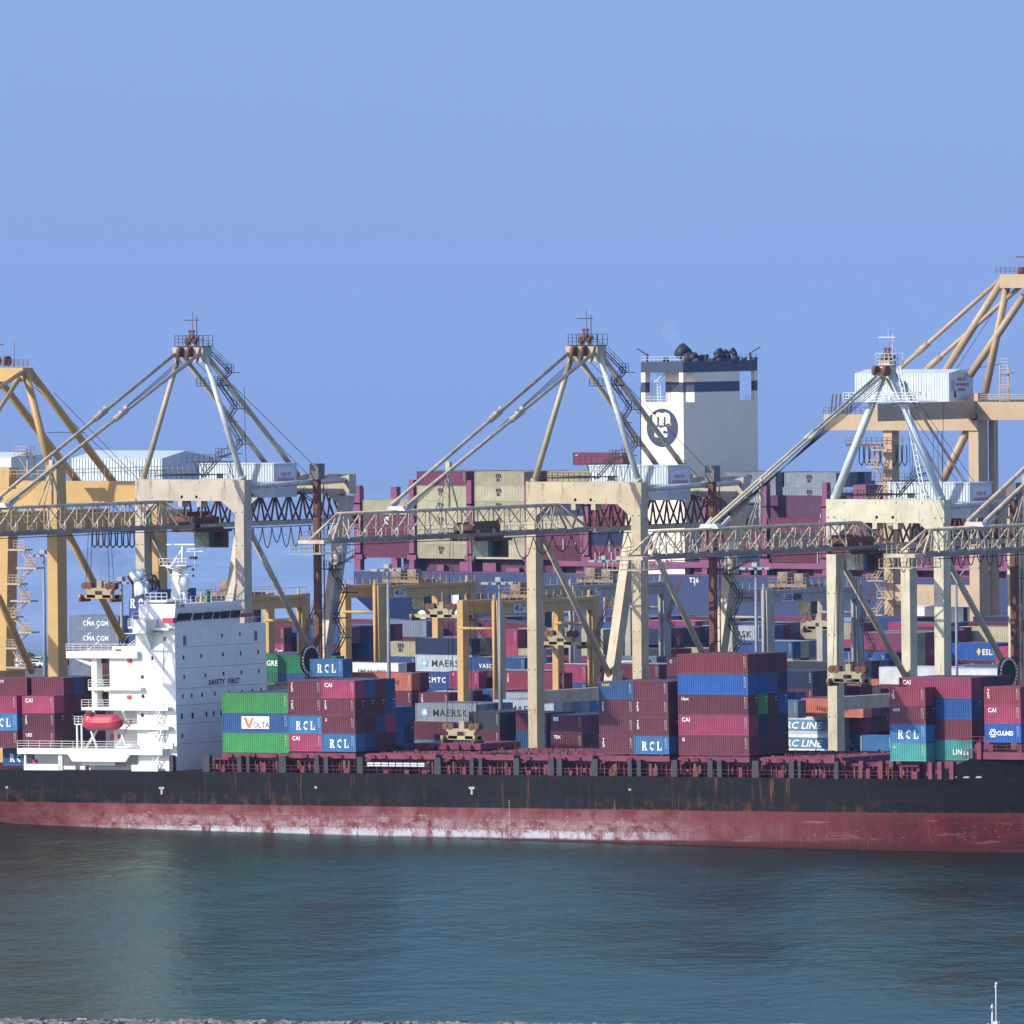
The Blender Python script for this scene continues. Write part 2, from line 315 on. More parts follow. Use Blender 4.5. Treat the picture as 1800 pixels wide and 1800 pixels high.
# ------------------------------------------------------------------ setting: sea, terminal ground, breakwater
def sea_mat():
    m = bpy.data.materials.new('sea_water'); m.use_nodes = True; t = m.node_tree; N = t.nodes; L = t.links; b = N['Principled BSDF']
    b.inputs['IOR'].default_value = 1.33; b.inputs['Specular IOR Level'].default_value = 0.36
    geo = N.new('ShaderNodeNewGeometry')
    def noise(sx, sy, det=4, rough=0.6, rot=0.0):
        mp0 = N.new('ShaderNodeMapping'); mp0.inputs['Rotation'].default_value = (0, 0, -YAW + rot); L.new(geo.outputs['Position'], mp0.inputs[0])
        mp = N.new('ShaderNodeMapping'); mp.inputs['Scale'].default_value = (sx, sy, 1); L.new(mp0.outputs[0], mp.inputs[0])
        n = N.new('ShaderNodeTexNoise'); n.inputs['Scale'].default_value = 1.0; n.inputs['Detail'].default_value = det; n.inputs['Roughness'].default_value = rough
        L.new(mp.outputs[0], n.inputs[0]); return n.outputs[0]
    def mr(v, a, b_, c=0, d=1):
        n = N.new('ShaderNodeMapRange'); n.inputs[1].default_value = a; n.inputs[2].default_value = b_; n.inputs[3].default_value = c; n.inputs[4].default_value = d; L.new(v, n.inputs[0]); return n.outputs[0]
    def op(o, a, b_):
        n = N.new('ShaderNodeMath'); n.operation = o
        for i, v in enumerate((a, b_)):
            if isinstance(v, (int, float)): n.inputs[i].default_value = v
            else: L.new(v, n.inputs[i])
        return n.outputs[0]
    def mix(f, a, b_):
        n = N.new('ShaderNodeMix'); n.data_type = 'RGBA'; L.new(f, n.inputs[0])
        for i, v in ((6, a), (7, b_)):
            if isinstance(v, tuple): n.inputs[i].default_value = (*v, 1)
            else: L.new(v, n.inputs[i])
        return n.outputs[2]
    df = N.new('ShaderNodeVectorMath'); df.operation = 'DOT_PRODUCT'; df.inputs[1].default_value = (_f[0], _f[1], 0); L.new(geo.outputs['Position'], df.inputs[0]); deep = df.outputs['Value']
    small = noise(0.55, 0.22, 5, 0.65); mid_ = noise(0.12, 0.05, 4, 0.6, .08); patch = noise(0.012, 0.006, 4, 0.55)
    hgt = op('ADD', op('MULTIPLY', small, 0.5), op('MULTIPLY', mid_, 1.4))
    bp = N.new('ShaderNodeBump'); bp.inputs['Distance'].default_value = 1.25; L.new(op('MULTIPLY', mr(patch, .42, .60, .34, .90), mr(deep, 500, 3000, 1, .05)), bp.inputs['Strength']); L.new(hgt, bp.inputs['Height']); L.new(bp.outputs[0], b.inputs['Normal'])
    L.new(op('MULTIPLY', mr(patch, .35, .65, .11, .22), mr(deep, 400, 3000, 1, .12)), b.inputs['Roughness'])
    # harbour water: blue green with a brown silt plume at the left and bottom right; open sea beyond the terminal: blue paled with distance to paint in haze
    dp = N.new('ShaderNodeVectorMath'); dp.operation = 'DOT_PRODUCT'; dp.inputs[1].default_value = (_r[0], _r[1], 0); L.new(geo.outputs['Position'], dp.inputs[0]); side = dp.outputs['Value']
    silt = op('MAXIMUM', mr(op('ADD', side, op('MULTIPLY', patch, 60)), 0, -60), op('MULTIPLY', mr(side, 20, 75), mr(noise(.05, .012, 5, .6), .5, .62)))
    c = mix(silt, (0.002, 0.042, 0.038), (0.050, 0.040, 0.014))
    c = mix(op('MULTIPLY', mr(noise(.12, .035, 6, .7), .58, .64, 0, .85), mr(side, -30, 80, .35, 1)), c, (0.060, 0.030, 0.010))
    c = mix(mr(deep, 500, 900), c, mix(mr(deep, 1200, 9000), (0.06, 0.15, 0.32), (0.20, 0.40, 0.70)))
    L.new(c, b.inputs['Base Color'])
    # ruffled harbour water: reflections darkened in the gloss tint; open sea mirrors almost fully
    gl = N.new('ShaderNodeBsdfGlossy'); df_ = N.new('ShaderNodeBsdfDiffuse'); ms = N.new('ShaderNodeMixShader'); out = [n for n in N if n.type == 'OUTPUT_MATERIAL'][0]
    L.new(bp.outputs[0], gl.inputs['Normal']); L.new(bp.outputs[0], df_.inputs['Normal']); L.new(b.inputs['Roughness'].links[0].from_socket, gl.inputs['Roughness']); L.new(c, df_.inputs['Color'])
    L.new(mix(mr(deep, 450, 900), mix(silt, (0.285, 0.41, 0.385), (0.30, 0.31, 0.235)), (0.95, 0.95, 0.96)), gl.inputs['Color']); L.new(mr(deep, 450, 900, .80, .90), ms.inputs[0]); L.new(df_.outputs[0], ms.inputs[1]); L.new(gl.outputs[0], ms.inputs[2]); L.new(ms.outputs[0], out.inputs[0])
    return m
def quadobj(name, pts, mat, kind='structure'):
    o = MB().add(pts, [list(range(len(pts)))]).build(name, mat); o['kind'] = kind; return o
S = 60000
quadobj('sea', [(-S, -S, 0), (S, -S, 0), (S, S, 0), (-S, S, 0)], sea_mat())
asph = pm('terminal_asphalt', (0.17, 0.165, 0.16), 0.9, 0.2, 0.0, 0.02)
g = MB().box(-2500, 1500, 27.2, 466, -6, 3.0).build('terminal_ground', asph); g['kind'] = 'structure'
g = MB().box(-2500, 1500, 26.4, 27.3, 1.2, 3.15).build('quay_edge', pm('quay_concrete', (0.35, 0.33, 0.3), 0.9)); g['kind'] = 'structure'
vg = MB()
for i in range(260):
    x = R.uniform(-640, -390); y = R.uniform(440, 462); vg.ball((x, y, 3.3), R.uniform(.8, 1.8), 0, 6, 0.8)
vg.build('shore_scrub', pm('shore_scrub_green', (0.07, 0.12, 0.05), 0.9, 0.4), kind='stuff')
# breakwater: a rock berm a few hundred metres nearer than the ship
def berm():
    m = MB(); a = onZ(-200, 1790, 2.2); b = onZ(1200, 1797.5, 2.2)
    d = (b - a); n = np.array([-d[1], d[0], 0]); n /= np.linalg.norm(n)
    for i in range(3200):
        t = R.random(); s = R.uniform(-9, 0.6); c = a + d * t * 1.6 - d * 0.1; c = c + n * s
        top = 2.25 - 0.30 * t * 1.6 - max(0, s) * 1.2
        r = R.uniform(0.2, 0.62) if R.random() < .8 else R.uniform(.6, 1.0); ang = R.uniform(0, 3)
        vs = []
        for k in range(8):
            vs.append((c[0] + r * (1 if k & 1 else -1) * R.uniform(.5, 1.1), c[1] + r * (1 if k & 2 else -1) * R.uniform(.5, 1.1), top - r * 0.7 + r * (1 if k & 4 else -1) * R.uniform(.4, .9) + R.uniform(-.25, .25)))
        m.add(vs, [(0, 2, 3, 1), (4, 5, 7, 6), (0, 1, 5, 4), (1, 3, 7, 5), (3, 2, 6, 7), (2, 0, 4, 6)])
    return m
berm().build('breakwater_rocks', pm('breakwater_rock', (0.30, 0.28, 0.26), 0.9, 0.6, 0.5, 0.6, rustcol=(.05, .045, .04)), kind='stuff')
bc = onZ(1749, 1812, 2.0)
sb = MB(); sb.box(bc[0] - 2.5, bc[0] + 2.5, bc[1] - 2, bc[1] + 2, -2, 1.15); sbo = sb.build('breakwater_head', pm('breakwater_rock', (0, 0, 0))); sbo['kind'] = 'structure'
t = thing('navigation_beacon', 'thin white beacon mast with a lamp post beside it at bottom right', 'beacon', tuple(bc))
MB().tube((0.15, 0, -0.8), (0.15, 0, 5.0), 0.055).ball((0.22, 0, 5.0), 0.16, 0, 8).ball((0.05, 0, 4.7), 0.1, 0, 6).build('mast', cleanwhite, t)
MB().box(0.0, 0.45, -.3, .3, -0.8, 1.0).bar((-.9, 0, .75), (-0.2, 0, 0), .1, .1).bar((-.2, 0, .7), (.1, 0, .4), .1, .1).build('cabinet', cleanwhite, t)
MB().tube((-0.35, 0, -0.8), (-0.33, 0, 1.95), 0.085).tube((-0.33, 0, 1.95), (-.33, 0, 2.35), 0.03).build('lamp_post', cleanwhite, t)
MB().tube((-0.33, 0, 2.4), (-0.33, 0, 2.85), 0.2, 10, r2=0.02).build('lamp', cleanwhite, t)

# ------------------------------------------------------------------ the near container ship
TR = 0.012
SHIPM = Matrix.Rotation(-TR, 4, 'Y'); SHIPI = SHIPM.inverted()
def SL(p): return SHIPI @ Vector(p)
def SY(px, py, Y): return SL(onY(px, py, Y))
def SX(px, py, X):
    p = SL(onX(px, py, X)); return p
ship = thing('container_ship', 'long black and red container ship moored in front with white bridge at left', 'ship')
ship.matrix_world = SHIPM
DZ = 9.35; BEAM = 25.
def topz(x): return DZ if x < 70.3 else (DZ + (12.35 - DZ) * (min(1, (x - 70.3) / 8.2) ** 1.0) if x < 78.5 else 12.35)
def inset(x, z):
    v = 0.0
    if x < -68:
        t = (-68 - x) / 40; v = 14 * t ** 1.5 * max(0, (5.2 - z) / 9) ** 1.25
    if x > 45:
        t = min(1, (x - 45) / 66); k = min(1, max(0, z / 13)); v = 12.4 * ((1 - k) * t ** 1.7 + k * t ** 3.6)
    return min(v, 12.4)
def zlow(x):
    P_ = [(-112, 2.6), (-95, 1.15), (-86, .75), (-80, 0.1), (-75, -1.2), (-71, -4)]
    if x >= -71: return -4
    for (a, za_), (b, zb2) in zip(P_, P_[1:]):
        if a <= x <= b: return za_ + (zb2 - za_) * (x - a) / (b - a)
    return 2.6
def hull_mat():
    m = bpy.data.materials.new('ship_hull_paint'); m.use_nodes = True; t = m.node_tree; N = t.nodes; L = t.links; b = N['Principled BSDF']; b.inputs['Roughness'].default_value = 0.7; b.inputs['Specular IOR Level'].default_value = 0.15
    tc = N.new('ShaderNodeTexCoord'); sp = N.new('ShaderNodeSeparateXYZ'); L.new(tc.outputs['Object'], sp.inputs[0])
    def noise(sc, det=6, vec=(1, 1, 1), rough=0.65):
        mp = N.new('ShaderNodeMapping'); mp.inputs['Scale'].default_value = vec; L.new(tc.outputs['Object'], mp.inputs[0])
        n = N.new('ShaderNodeTexNoise'); n.inputs['Scale'].default_value = sc; n.inputs['Detail'].default_value = det; n.inputs['Roughness'].default_value = rough; L.new(mp.outputs[0], n.inputs[0]); return n.outputs[0]
    def mr(v, a, b_, c=0, d=1):
        n = N.new('ShaderNodeMapRange'); n.inputs[1].default_value = a; n.inputs[2].default_value = b_; n.inputs[3].default_value = c; n.inputs[4].default_value = d; L.new(v, n.inputs[0]); return n.outputs[0]
    def op(o, a, b_):
        n = N.new('ShaderNodeMath'); n.operation = o
        for i, v in enumerate((a, b_)):
            if isinstance(v, (int, float)): n.inputs[i].default_value = v
            else: L.new(v, n.inputs[i])
        return n.outputs[0]
    def mix(f, a, b_):
        n = N.new('ShaderNodeMix'); n.data_type = 'RGBA'; L.new(f, n.inputs[0])
        for i, v in ((6, a), (7, b_)):
            if isinstance(v, tuple): n.inputs[i].default_value = (*v, 1)
            else: L.new(v, n.inputs[i])
        return n.outputs[2]
    X, Z = sp.outputs[0], sp.outputs[2]
    fine = noise(0.9, 8); blot = noise(0.28, 7); vert = noise(1.0, 8, (1.4, 1, 0.12)); horiz = noise(0.7, 7, (0.12, 1, 1.5)); sm = noise(2.6, 8, (1, 1, 1.2), 0.75)
    blk = mix(mr(vert, 0.35, 0.7), (0.002, 0.0025, 0.005), (0.007, 0.007, 0.009))
    blk = mix(mr(blot, 0.55, 0.72, 0, 0.5), blk, (0.018, 0.018, 0.024))
    blk = mix(op('MULTIPLY', mr(vert, 0.60, 0.74), mr(Z, 9.4, 4.6, 0.0, 0.8)), blk, (0.15, 0.06, 0.03))
    blk = mix(op('MULTIPLY', mr(sm, 0.69, 0.74), 0.8), blk, (0.14, 0.14, 0.15))
    blk = mix(op('MULTIPLY', mr(noise(0.5, 3, (2.2, 1, 0.02)), .64, .70), mr(Z, 9.5, 8.2, 1, 0.25)), blk, (0.045, 0.04, 0.04))
    blk = mix(op('MULTIPLY', mr(X, 25, 70), 0.75), blk, (0.002, 0.002, 0.004))  # the bow's turn from the sun painted in as a darker black
    red = mix(mr(fine, 0.35, 0.7), (0.090, 0.009, 0.017), (0.13, 0.020, 0.029))
    red = mix(mr(vert, 0.55, 0.72, 0, 0.85), red, (0.18, 0.055, 0.03))
    blotch_shade = mix(mr(X, 20, 70, 0, 1), (0.19, 0.07, 0.08), (0.045, 0.005, 0.010)); red = mix(mr(blot, 0.38, 0.62, 0.1, 0.9), red, blotch_shade)  # blotched red, with the bow's shade painted in as a darker tone
    # worn anti-fouling: pale growth band just above the water
    zb = op('ADD', op('ADD', Z, op('MULTIPLY', op('SUBTRACT', blot, 0.5), 5.0)), op('MULTIPLY', op('SUBTRACT', sm, 0.5), 3.0))
    xf = op('MULTIPLY', mr(X, -82, -66), mr(X, 34, 12))
    xs = op('ADD', op('MULTIPLY', xf, 0.92), op('MULTIPLY', mr(X, 60, 20, 0.0, 0.25), 1.0))
    pale = op('MULTIPLY', op('MULTIPLY', mr(zb, 3.3, 2.5), mr(noise(0.55, 8, (.8, 1, 1.2), .75), .44, .56)), xs)
    pc = mix(mr(sm, 0.4, 0.6), (0.32, 0.24, 0.25), (0.21, 0.09, 0.095))
    low = op('MULTIPLY', op('MULTIPLY', mr(op('ADD', Z, op('MULTIPLY', op('SUBTRACT', sm, .5), 4.5)), 1.45, 1.15), mr(noise(0.35, 6, (1, 1, .5)), .42, .52)), xf)
    red2 = mix(pale, red, pc); red2 = mix(low, red2, (0.42, 0.42, 0.47))
    spk = op('MULTIPLY', op('MULTIPLY', mr(sm, 0.60, 0.64), mr(Z, 3.8, 2.4, 0, .8)), mr(noise(.11, 4), .45, .55)); red2 = mix(spk, red2, (0.36, 0.29, 0.30))
    bands = op('MULTIPLY', mr(noise(0.8, 5, (0.1, 1, 2.2)), .60, .67), mr(Z, 4.2, 3.2, 0, .7)); red2 = mix(bands, red2, (0.26, 0.13, 0.13))
    red2 = mix(op('MULTIPLY', mr(noise(1.5, 6, (1.2, 1, .15)), 0.60, 0.70), 0.75), red2, (0.14, 0.045, 0.028))
    red2 = mix(mr(op('ADD', Z, op('MULTIPLY', horiz, .5)), 0.7, 0.35), red2, (0.05, 0.008, 0.012))
    br = N.new('ShaderNodeTexBrick'); br.inputs['Scale'].default_value = 1; br.inputs['Brick Width'].default_value = 7.5; br.inputs['Row Height'].default_value = 1.55; br.inputs['Mortar Size'].default_value = 0.035; br.inputs['Bias'].default_value = 0
    br.inputs['Color1'].default_value = (0, 0, 0, 1); br.inputs['Color2'].default_value = (1, 1, 1, 1); br.inputs['Mortar'].default_value = (.5, .5, .5, 1)
    mpb = N.new('ShaderNodeMapping'); mpb.inputs['Rotation'].default_value = (math.radians(90), 0, 0); L.new(tc.outputs['Object'], mpb.inputs[0]); L.new(mpb.outputs[0], br.inputs['Vector'])
    seam = br.outputs['Fac']; plate = br.outputs['Color']
    blk = mix(op('MULTIPLY', op('MULTIPLY', seam, mr(blot, .4, .6)), 0.4), blk, (0.05, 0.03, 0.028)); blk = mix(op('MULTIPLY', plate, 0.12), blk, (0.026, 0.026, 0.034))
    rr1 = op('MULTIPLY', mr(noise(0.8, 7, (1.6, 1, .10), .7), .58, .68), mr(noise(0.07, 3), .48, .6)); blk = mix(op('MULTIPLY', rr1, .9), blk, (0.20, 0.075, 0.03))
    red2 = mix(op('MULTIPLY', op('MULTIPLY', plate, mr(blot, .45, .6)), op('MULTIPLY', xf, .45)), red2, (0.30, 0.20, 0.21)); red2 = mix(op('MULTIPLY', seam, .7), red2, (0.10, 0.03, 0.02))
    rr2 = op('MULTIPLY', mr(noise(1.1, 8, (1.8, 1, .12), .7), .55, .66), mr(noise(0.06, 3, (1, 1, .3)), .46, .6)); red2 = mix(op('MULTIPLY', rr2, .85), red2, (0.22, 0.07, 0.025))
    red2 = mix(op('MULTIPLY', mr(Z, 4.6, 3.2, 1, 0), .55), red2, (0.13, 0.030, 0.030))
    bnd = op('MULTIPLY', mr(Z, 6.6, 4.7), mr(noise(1.0, 8, (.5, 1, .6), .75), .50, .64)); blk = mix(op('MULTIPLY', op('MULTIPLY', bnd, mr(noise(.05, 3), .42, .55)), .8), blk, (0.13, 0.045, 0.022))
    edge = op('ADD', Z, op('MULTIPLY', op('SUBTRACT', fine, 0.5), 0.25))
    out = mix(mr(edge, 4.52, 4.60), red2, blk)
    L.new(out, b.inputs['Base Color'])
    bp = N.new('ShaderNodeBump'); bp.inputs['Strength'].default_value = 0.25; bp.inputs['Distance'].default_value = 0.12; L.new(noise(0.25, 3, (1, 1, 1)), bp.inputs['Height']); L.new(bp.outputs[0], b.inputs['Normal'])
    return m
hm = MB(); xs = [-112 + i * 2.0 for i in range(112)] ; xs = sorted(set(xs + [70.3, 78.5, 110.9])); NZ = 22
for side in (0, 1):
    vs = []
    for x in xs:
        for k in range(NZ + 1):
            lo_ = zlow(x); z = lo_ + (topz(x) - lo_) * k / NZ; i = inset(x, z); vs.append((x, i if side == 0 else BEAM - i, z))
    n1 = NZ + 1; fs = []
    for i in range(len(xs) - 1):
        for k in range(NZ):
            a = i * n1 + k; q = (a, a + n1, a + n1 + 1, a + 1); fs.append(q if side == 0 else q[::-1])
    hm.add(vs, fs, 0, True)
z0 = [(-112, inset(-112, 2.6 + (DZ - 2.6) * k / NZ), 2.6 + (DZ - 2.6) * k / NZ) for k in range(NZ + 1)]
for xa_, xb_ in zip([x for x in xs if x <= -70], [x for x in xs if x <= -68][1:]):
    ia, ib = inset(xa_, zlow(xa_)), inset(xb_, zlow(xb_)); hm.add([(xa_, ia, zlow(xa_)), (xb_, ib, zlow(xb_)), (xb_, BEAM - ib, zlow(xb_)), (xa_, BEAM - ia, zlow(xa_))], [(0, 3, 2, 1)])
hm.add(z0 + [(x, BEAM - y, z) for x, y, z in z0[::-1]], [list(range(2 * NZ + 2))])
hull = hm.build('hull', hull_mat(), ship)
dk = MB(); dk.box(-111.9, 46, 0.3, BEAM - 0.3, 9.0, DZ - 0.06)
for i in range(18): x = 46 + i * 2; e_ = inset(x + 2, 9.0) + .3; dk.box(x, x + 2, e_, BEAM - e_, 9.0, DZ - .06)
for i in range(14): x = 78.6 + i * 2; e_ = inset(x + 2, 12.0) + .3; dk.box(x, x + 2, e_, BEAM - e_, 12.0, 12.2) if e_ < 12 else None; dk.build('deck', maroon, ship)
mk = MB()
for px, py in ((284, 1388), (829, 1388)):
    p = SY(px, py, 0); mk.box(p.x - .5, p.x + .5, -0.03, 0.02, p.z + .1, p.z + .4).box(p.x - .18, p.x + .18, -0.03, 0.02, p.z - .7, p.z + .1)
for px, py in ((12, 1384), (555, 1384), (1107, 1388)): p = SY(px, py, 0); mk.box(p.x - .22, p.x + .22, -0.03, .02, p.z - .15, p.z + .15)
for i in range(18): p = SY(895, 1407, 0); mk.box(p.x - .07, p.x + .07, -.03, .02, p.z - i * .36 - .1, p.z - i * .36 + .08)
for px in (1667, 1687, 1707): p = SY(px, 1367, 0); i = inset(p.x, p.z); mk.box(p.x - .5, p.x + .5, i - .05, i + .1, p.z - .12, p.z + .12)
mk.build('hull_markings', pm('worn_mark_grey', (.45, .45, .44), .7, .5), ship)
rd = MB().prism([(-96, 10, 1.6), (-90, 10, 1.4), (-89.4, 10, -4), (-96, 10, -4)], (0, 1.0, 0)).tube((-90, 11, .4), (-84, 11, .4), .7, 10).box(-84, -72, 10, 15, -4, 0.6); rd.build('rudder', pm('ship_rudder', (0.35, 0.3, 0.3), .6), ship)
# coamings, stiffeners and hatch covers
BAYS = [(-53.6, 12.2), (-41.5, 12.4), (-27.4, 12.8), (-13.4, 12.8), (0.6, 12.8), (14.5, 12.4), (28.4, 12.4), (42.6, 12.8)]
co = MB(); co.box(-56, 69, 2.2, BEAM - 2.2, DZ - .1, 11.35)
for i in range(150):
    x = -55.6 + i * 0.83
    if x < 69: co.box(x, x + 0.10, 1.7, 2.2, DZ, 11.2)
co.box(-56, 69, 1.75, 2.2, 11.05, 11.2).box(-56, 69, 1.9, 2.2, 10.2, 10.3)
for i in range(34):
    x = -54 + i * 3.7 + R.uniform(-.4, .4); co.box(x, x + R.uniform(.5, 1.1), 1.0, 1.9, DZ, DZ + R.uniform(.5, 1.6))
co.build('hatch_coaming', maroon, ship)
for x, L in BAYS:
    hc = MB(); hc.box(x, x + L, 0.9, BEAM - 0.9, 11.45, 12.12); n = 5
    for i in range(n):
        a = x + 1.0 + i * (L - 2) / n + R.uniform(-.3, .3)
        if R.random() < .62: hc.prism([(a, 0.92, 12.05), (a + .8, 0.92, 12.05), (a + .95, .5, 11.85), (a - .1, .5, 11.85)], (0, 0.02, -0.28))
    for k in range(8): hc.box(x + .2, x + L - .2, 1.2 + k * 2.9, 1.35 + k * 2.9, 12.12, 12.26)
    for k in range(6): hc.box(x + .5 + k * L / 6, x + .62 + k * L / 6, 1.0, BEAM - 1, 12.12, 12.2)
    hc.build('hatch_cover', maroon, ship)
    lt = MB()
    for i in range(26):
        a = x + R.uniform(0, L); b = R.uniform(0.9, 22); lt.box(a, a + R.uniform(.1, .5), b, b + R.uniform(.1, .4), 12.12, 12.12 + R.uniform(.15, .5))
    lt.build('lashing_fittings', rusty, ship)
x = -27.2; hc = MB(); hc.box(x, x + 12.3, 12.4, 22.4, 12.35, 13.25)
for i in range(5): a = x + 1.0 + i * 2.2; hc.prism([(a, 12.42, 13.2), (a + .9, 12.42, 13.2), (a + 1.15, 11.85, 12.8), (a - .15, 11.85, 12.8)], (0, .02, -.35))
hc.build('hatch_cover', maroon, ship)
ps = MB()
for a, b in ((297, 304), (356, 368), (417, 424), (433, 438), (490, 502), (553, 560), (569, 576), (627, 637), (763, 774), (825, 832), (841, 847), (902, 912), (963, 973), (978, 987), (1039, 1050), (1103, 1110), (1119, 1126), (1180, 1190), (1243, 1252), (1260, 1268), (1322, 1333), (1386, 1395), (1402, 1407), (1466, 1473)):
    xa, xb = SY(a, 1350, 0).x, SY(b, 1350, 0).x; MB().box(xa, xb, 0.05, 0.7, DZ - .1, 11.75).build('container_stanchion', hullblack, ship)
rl = MB(); rl.rail((-56, 0.12, DZ), (69, 0.12, DZ), 1.05, 2.6, 0.045, mid=1)
for i in range(70):
    x = R.uniform(-29, 66); y = R.uniform(1, 16); rl.bar((x, y, 12.1), (x, y, 12.1 + R.uniform(.4, 1.3)), .06, .06)
rl.build('deck_railing', maroon, ship)
cl = MB()
for i in range(90):
    x = R.uniform(-55, 68); cl.box(x, x + R.uniform(.1, .5), .9, 1.1, DZ + R.uniform(0, .8), DZ + R.uniform(.9, 1.9))
cl.build('deck_gear', rusty, ship)
gw = MB(); a = SY(646, 1345, .4); b = SY(748, 1345, .4)
gw.box(a.x, b.x, .2, .9, 10.4, 10.95, 0)
for i in range(9): x = a.x + (b.x - a.x) * i / 8; gw.box(x - .04, x + .04, .14, .2, 10.3, 11.05, 1)
gw.box(a.x, b.x, .14, .2, 10.65, 10.72, 1); gw.build('gangway', [corrw, dark], ship)
# forecastle clutter
fc = MB(); fc.box(53, 56, 2, 23, 11.3, 12.2); fc.box(63, 79, 3, 22, DZ, 11.8)
for x in (56.5, 59.5, 62.8, 64.6, 71.2, 72.8, 74.8): fc.box(x, x + .7, 1.0, 1.8, DZ, 11.8)
fc.box(79.3, 88, 1.3, 22, 12.2, 13.2).box(79.5, 80.2, 1, 1.8, 12.2, 14.6).box(86, 86.7, 1.4, 2.2, 12.2, 14.6)
fc.box(77.6, 80.6, 3.5, 8, 12.2, 14.2).box(76, 79, 5, 8, 12.2, 15.2)
fc.rail((75, 3, 14.2), (80.6, 3, 14.2), 1.1).rail((79, 1.3, 13.2), (88, 1.3, 13.2), 1.0)
for i in range(8): x = 76 + i * .55; fc.path([(x, 2.6, 12.2), (x + .2, 2.6, 13.6), (x + .6, 2.6, 13.2), (x + .7, 2.6, 12.2)], .06)
fc.build('forecastle_deck_house', maroon, ship)

# superstructure -------------------------------------------------
sup = thing('bridge_tower', '', ''); del sup['label'], sup['category']; sup.parent = ship
XF = -62.1; Y0 = 1.0; Y1 = 23.2
ztop = SY(312, 1104, 1).z
sm_ = MB(); xm = SY(240, 1200, 1).x; xl = SY(160, 1200, 1).x
sm_.box(xm, XF, Y0, Y1, DZ, ztop)
sm_.box(xl + 2.4, xm + .01, 3.2, 21.5, DZ, SY(200, 1152, 1).z)
zt2 = SY(240, 1137, 1).z; sm_.box(SY(196, 1150, 2).x, xm + .02, 2.2, 20, SY(200, 1150, 1).z, zt2)
# solid side wall portions
sm_.box(SY(192, 1150, 1).x, xm + .01, Y0 + .02, 4, SY(200, 1208, 1).z, SY(200, 1152, 1).z)
sm_.box(SY(160, 1150, 1).x, SY(169, 1150, 1).x, Y0 + .02, 2.4, SY(200, 1243, 1).z, SY(160, 1152, 1).z)
sm_.box(SY(190, 1150, 1).x, xm + .01, Y0 + .02, 4, SY(200, 1243, 1).z, SY(200, 1214, 1).z)
# plating seams on the front
sm_.build('walls', white, sup)
se = MB()
for py in (1138, 1175, 1211, 1240, 1273, 1308):
    z = SX(320, py, XF).z; se.box(XF + .005, XF + .03, Y0 + .3, Y1 - .3, z, z + .06)
for px in (262, 287): x = SY(px, 1150, 1).x; se.box(x, x + .05, .965, .995, 12, ztop - .5)
se.build('plating_seams', pm('seam_grey', (0.42, 0.45, 0.5), .6), sup)
WD = [(552, 568, 30, 100, 1), (724, 560, 14, 36, 2), (942, 545, 14, 38, 0), (1125, 530, 14, 40, 0), (1278, 515, 30, 100, 1),
      (545, 768, 18, 40, 0), (726, 755, 16, 38, 0), (948, 738, 16, 38, 0), (1131, 726, 14, 40, 0), (1308, 710, 16, 42, 0),
      (552, 966, 14, 38, 0), (768, 948, 14, 40, 0), (953, 935, 16, 38, 0), (1136, 920, 15, 40, 0), (1313, 906, 15, 40, 0),
      (537, 1165, 14, 40, 0), (627, 1158, 14, 38, 0), (733, 1150, 15, 40, 0), (864, 1138, 13, 38, 0), (1013, 1128, 14, 30, 0), (1140, 1118, 14, 30, 0), (1247, 1108, 14, 30, 0), (1336, 1100, 14, 40, 0),
      (523, 1362, 17, 54, 0), (631, 1354, 18, 54, 0), (775, 1340, 16, 54, 0), (849, 1336, 15, 54, 0), (925, 1330, 16, 50, 0), (528, 1570, 15, 40, 0)]
sc_ = 250 / 1452
for (wx, wy, ww, wh, kd) in WD:
    a = SX(230 + wx * sc_, 1020 + wy * sc_, XF); b = SX(230 + (wx + ww) * sc_, 1020 + (wy + wh) * sc_, XF)
    MB().box(XF - .05, XF + .03, a.y, b.y, b.z, a.z).build('window', [glass, pm('door_grey_brown', (0.22, .2, .2), .6), corrw][kd], sup)
for (wx, wy, ww, wh) in ((336, 578, 22, 42), (208, 776, 22, 40)):
    a = SY(230 + wx * sc_, 1020 + wy * sc_, 1); b = SY(230 + (wx + ww) * sc_, 1020 + (wy + wh) * sc_, 1)
    MB().box(a.x, b.x, .96, 1.05, b.z, a.z).build('window', glass, sup)
tx = SX(369, 1204, XF); lettering('SAFETY  FIRST', .80, (XF + .06, tx.y, tx.z), txtk, sup, math.pi / 2, bold=0.03, space=1.1)
# decks, platforms, rails
pf = MB(); r1 = MB()
def plat(x0p, x1p, yp, th, Y, depth, rail=True):
    a, b = SY(x0p, yp, Y), SY(x1p, yp, Y); pf.box(a.x, b.x, Y, Y + depth, a.z - th, a.z)
    if rail: r1.rail((a.x, Y + .05, a.z), (b.x, Y + .05, a.z), 1.1, 1.3, .055, mid=2)
    return a, b
plat(116, 240, 1145, 1.0, .2, 6); plat(155, 247, 1208, .45, .1, 4); plat(143, 295, 1243, .45, -.1, 4.5); plat(221, 296, 1277, .45, 0, 3); plat(219, 312, 1113, .1, 1.2, .4, False)
pf.bar((SY(118, 1152, .2).x + .5, .6, SY(118, 1152, .2).z), (SY(160, 1165, 1).x, 1.3, SY(160, 1168, 1).z), .6, .5)
a, b = SY(30, 1315, -.4), SY(285, 1315, -.4); zt = a.z
pf.box(a.x, b.x, -.4, 3.5, zt - .85, zt)                                     # long lifeboat deck
c0, c1, c2, c3 = SY(118, 1325, -.42).x, SY(127, 1337, -.42).x, SY(220, 1337, -.42).x, SY(228, 1325, -.42).x
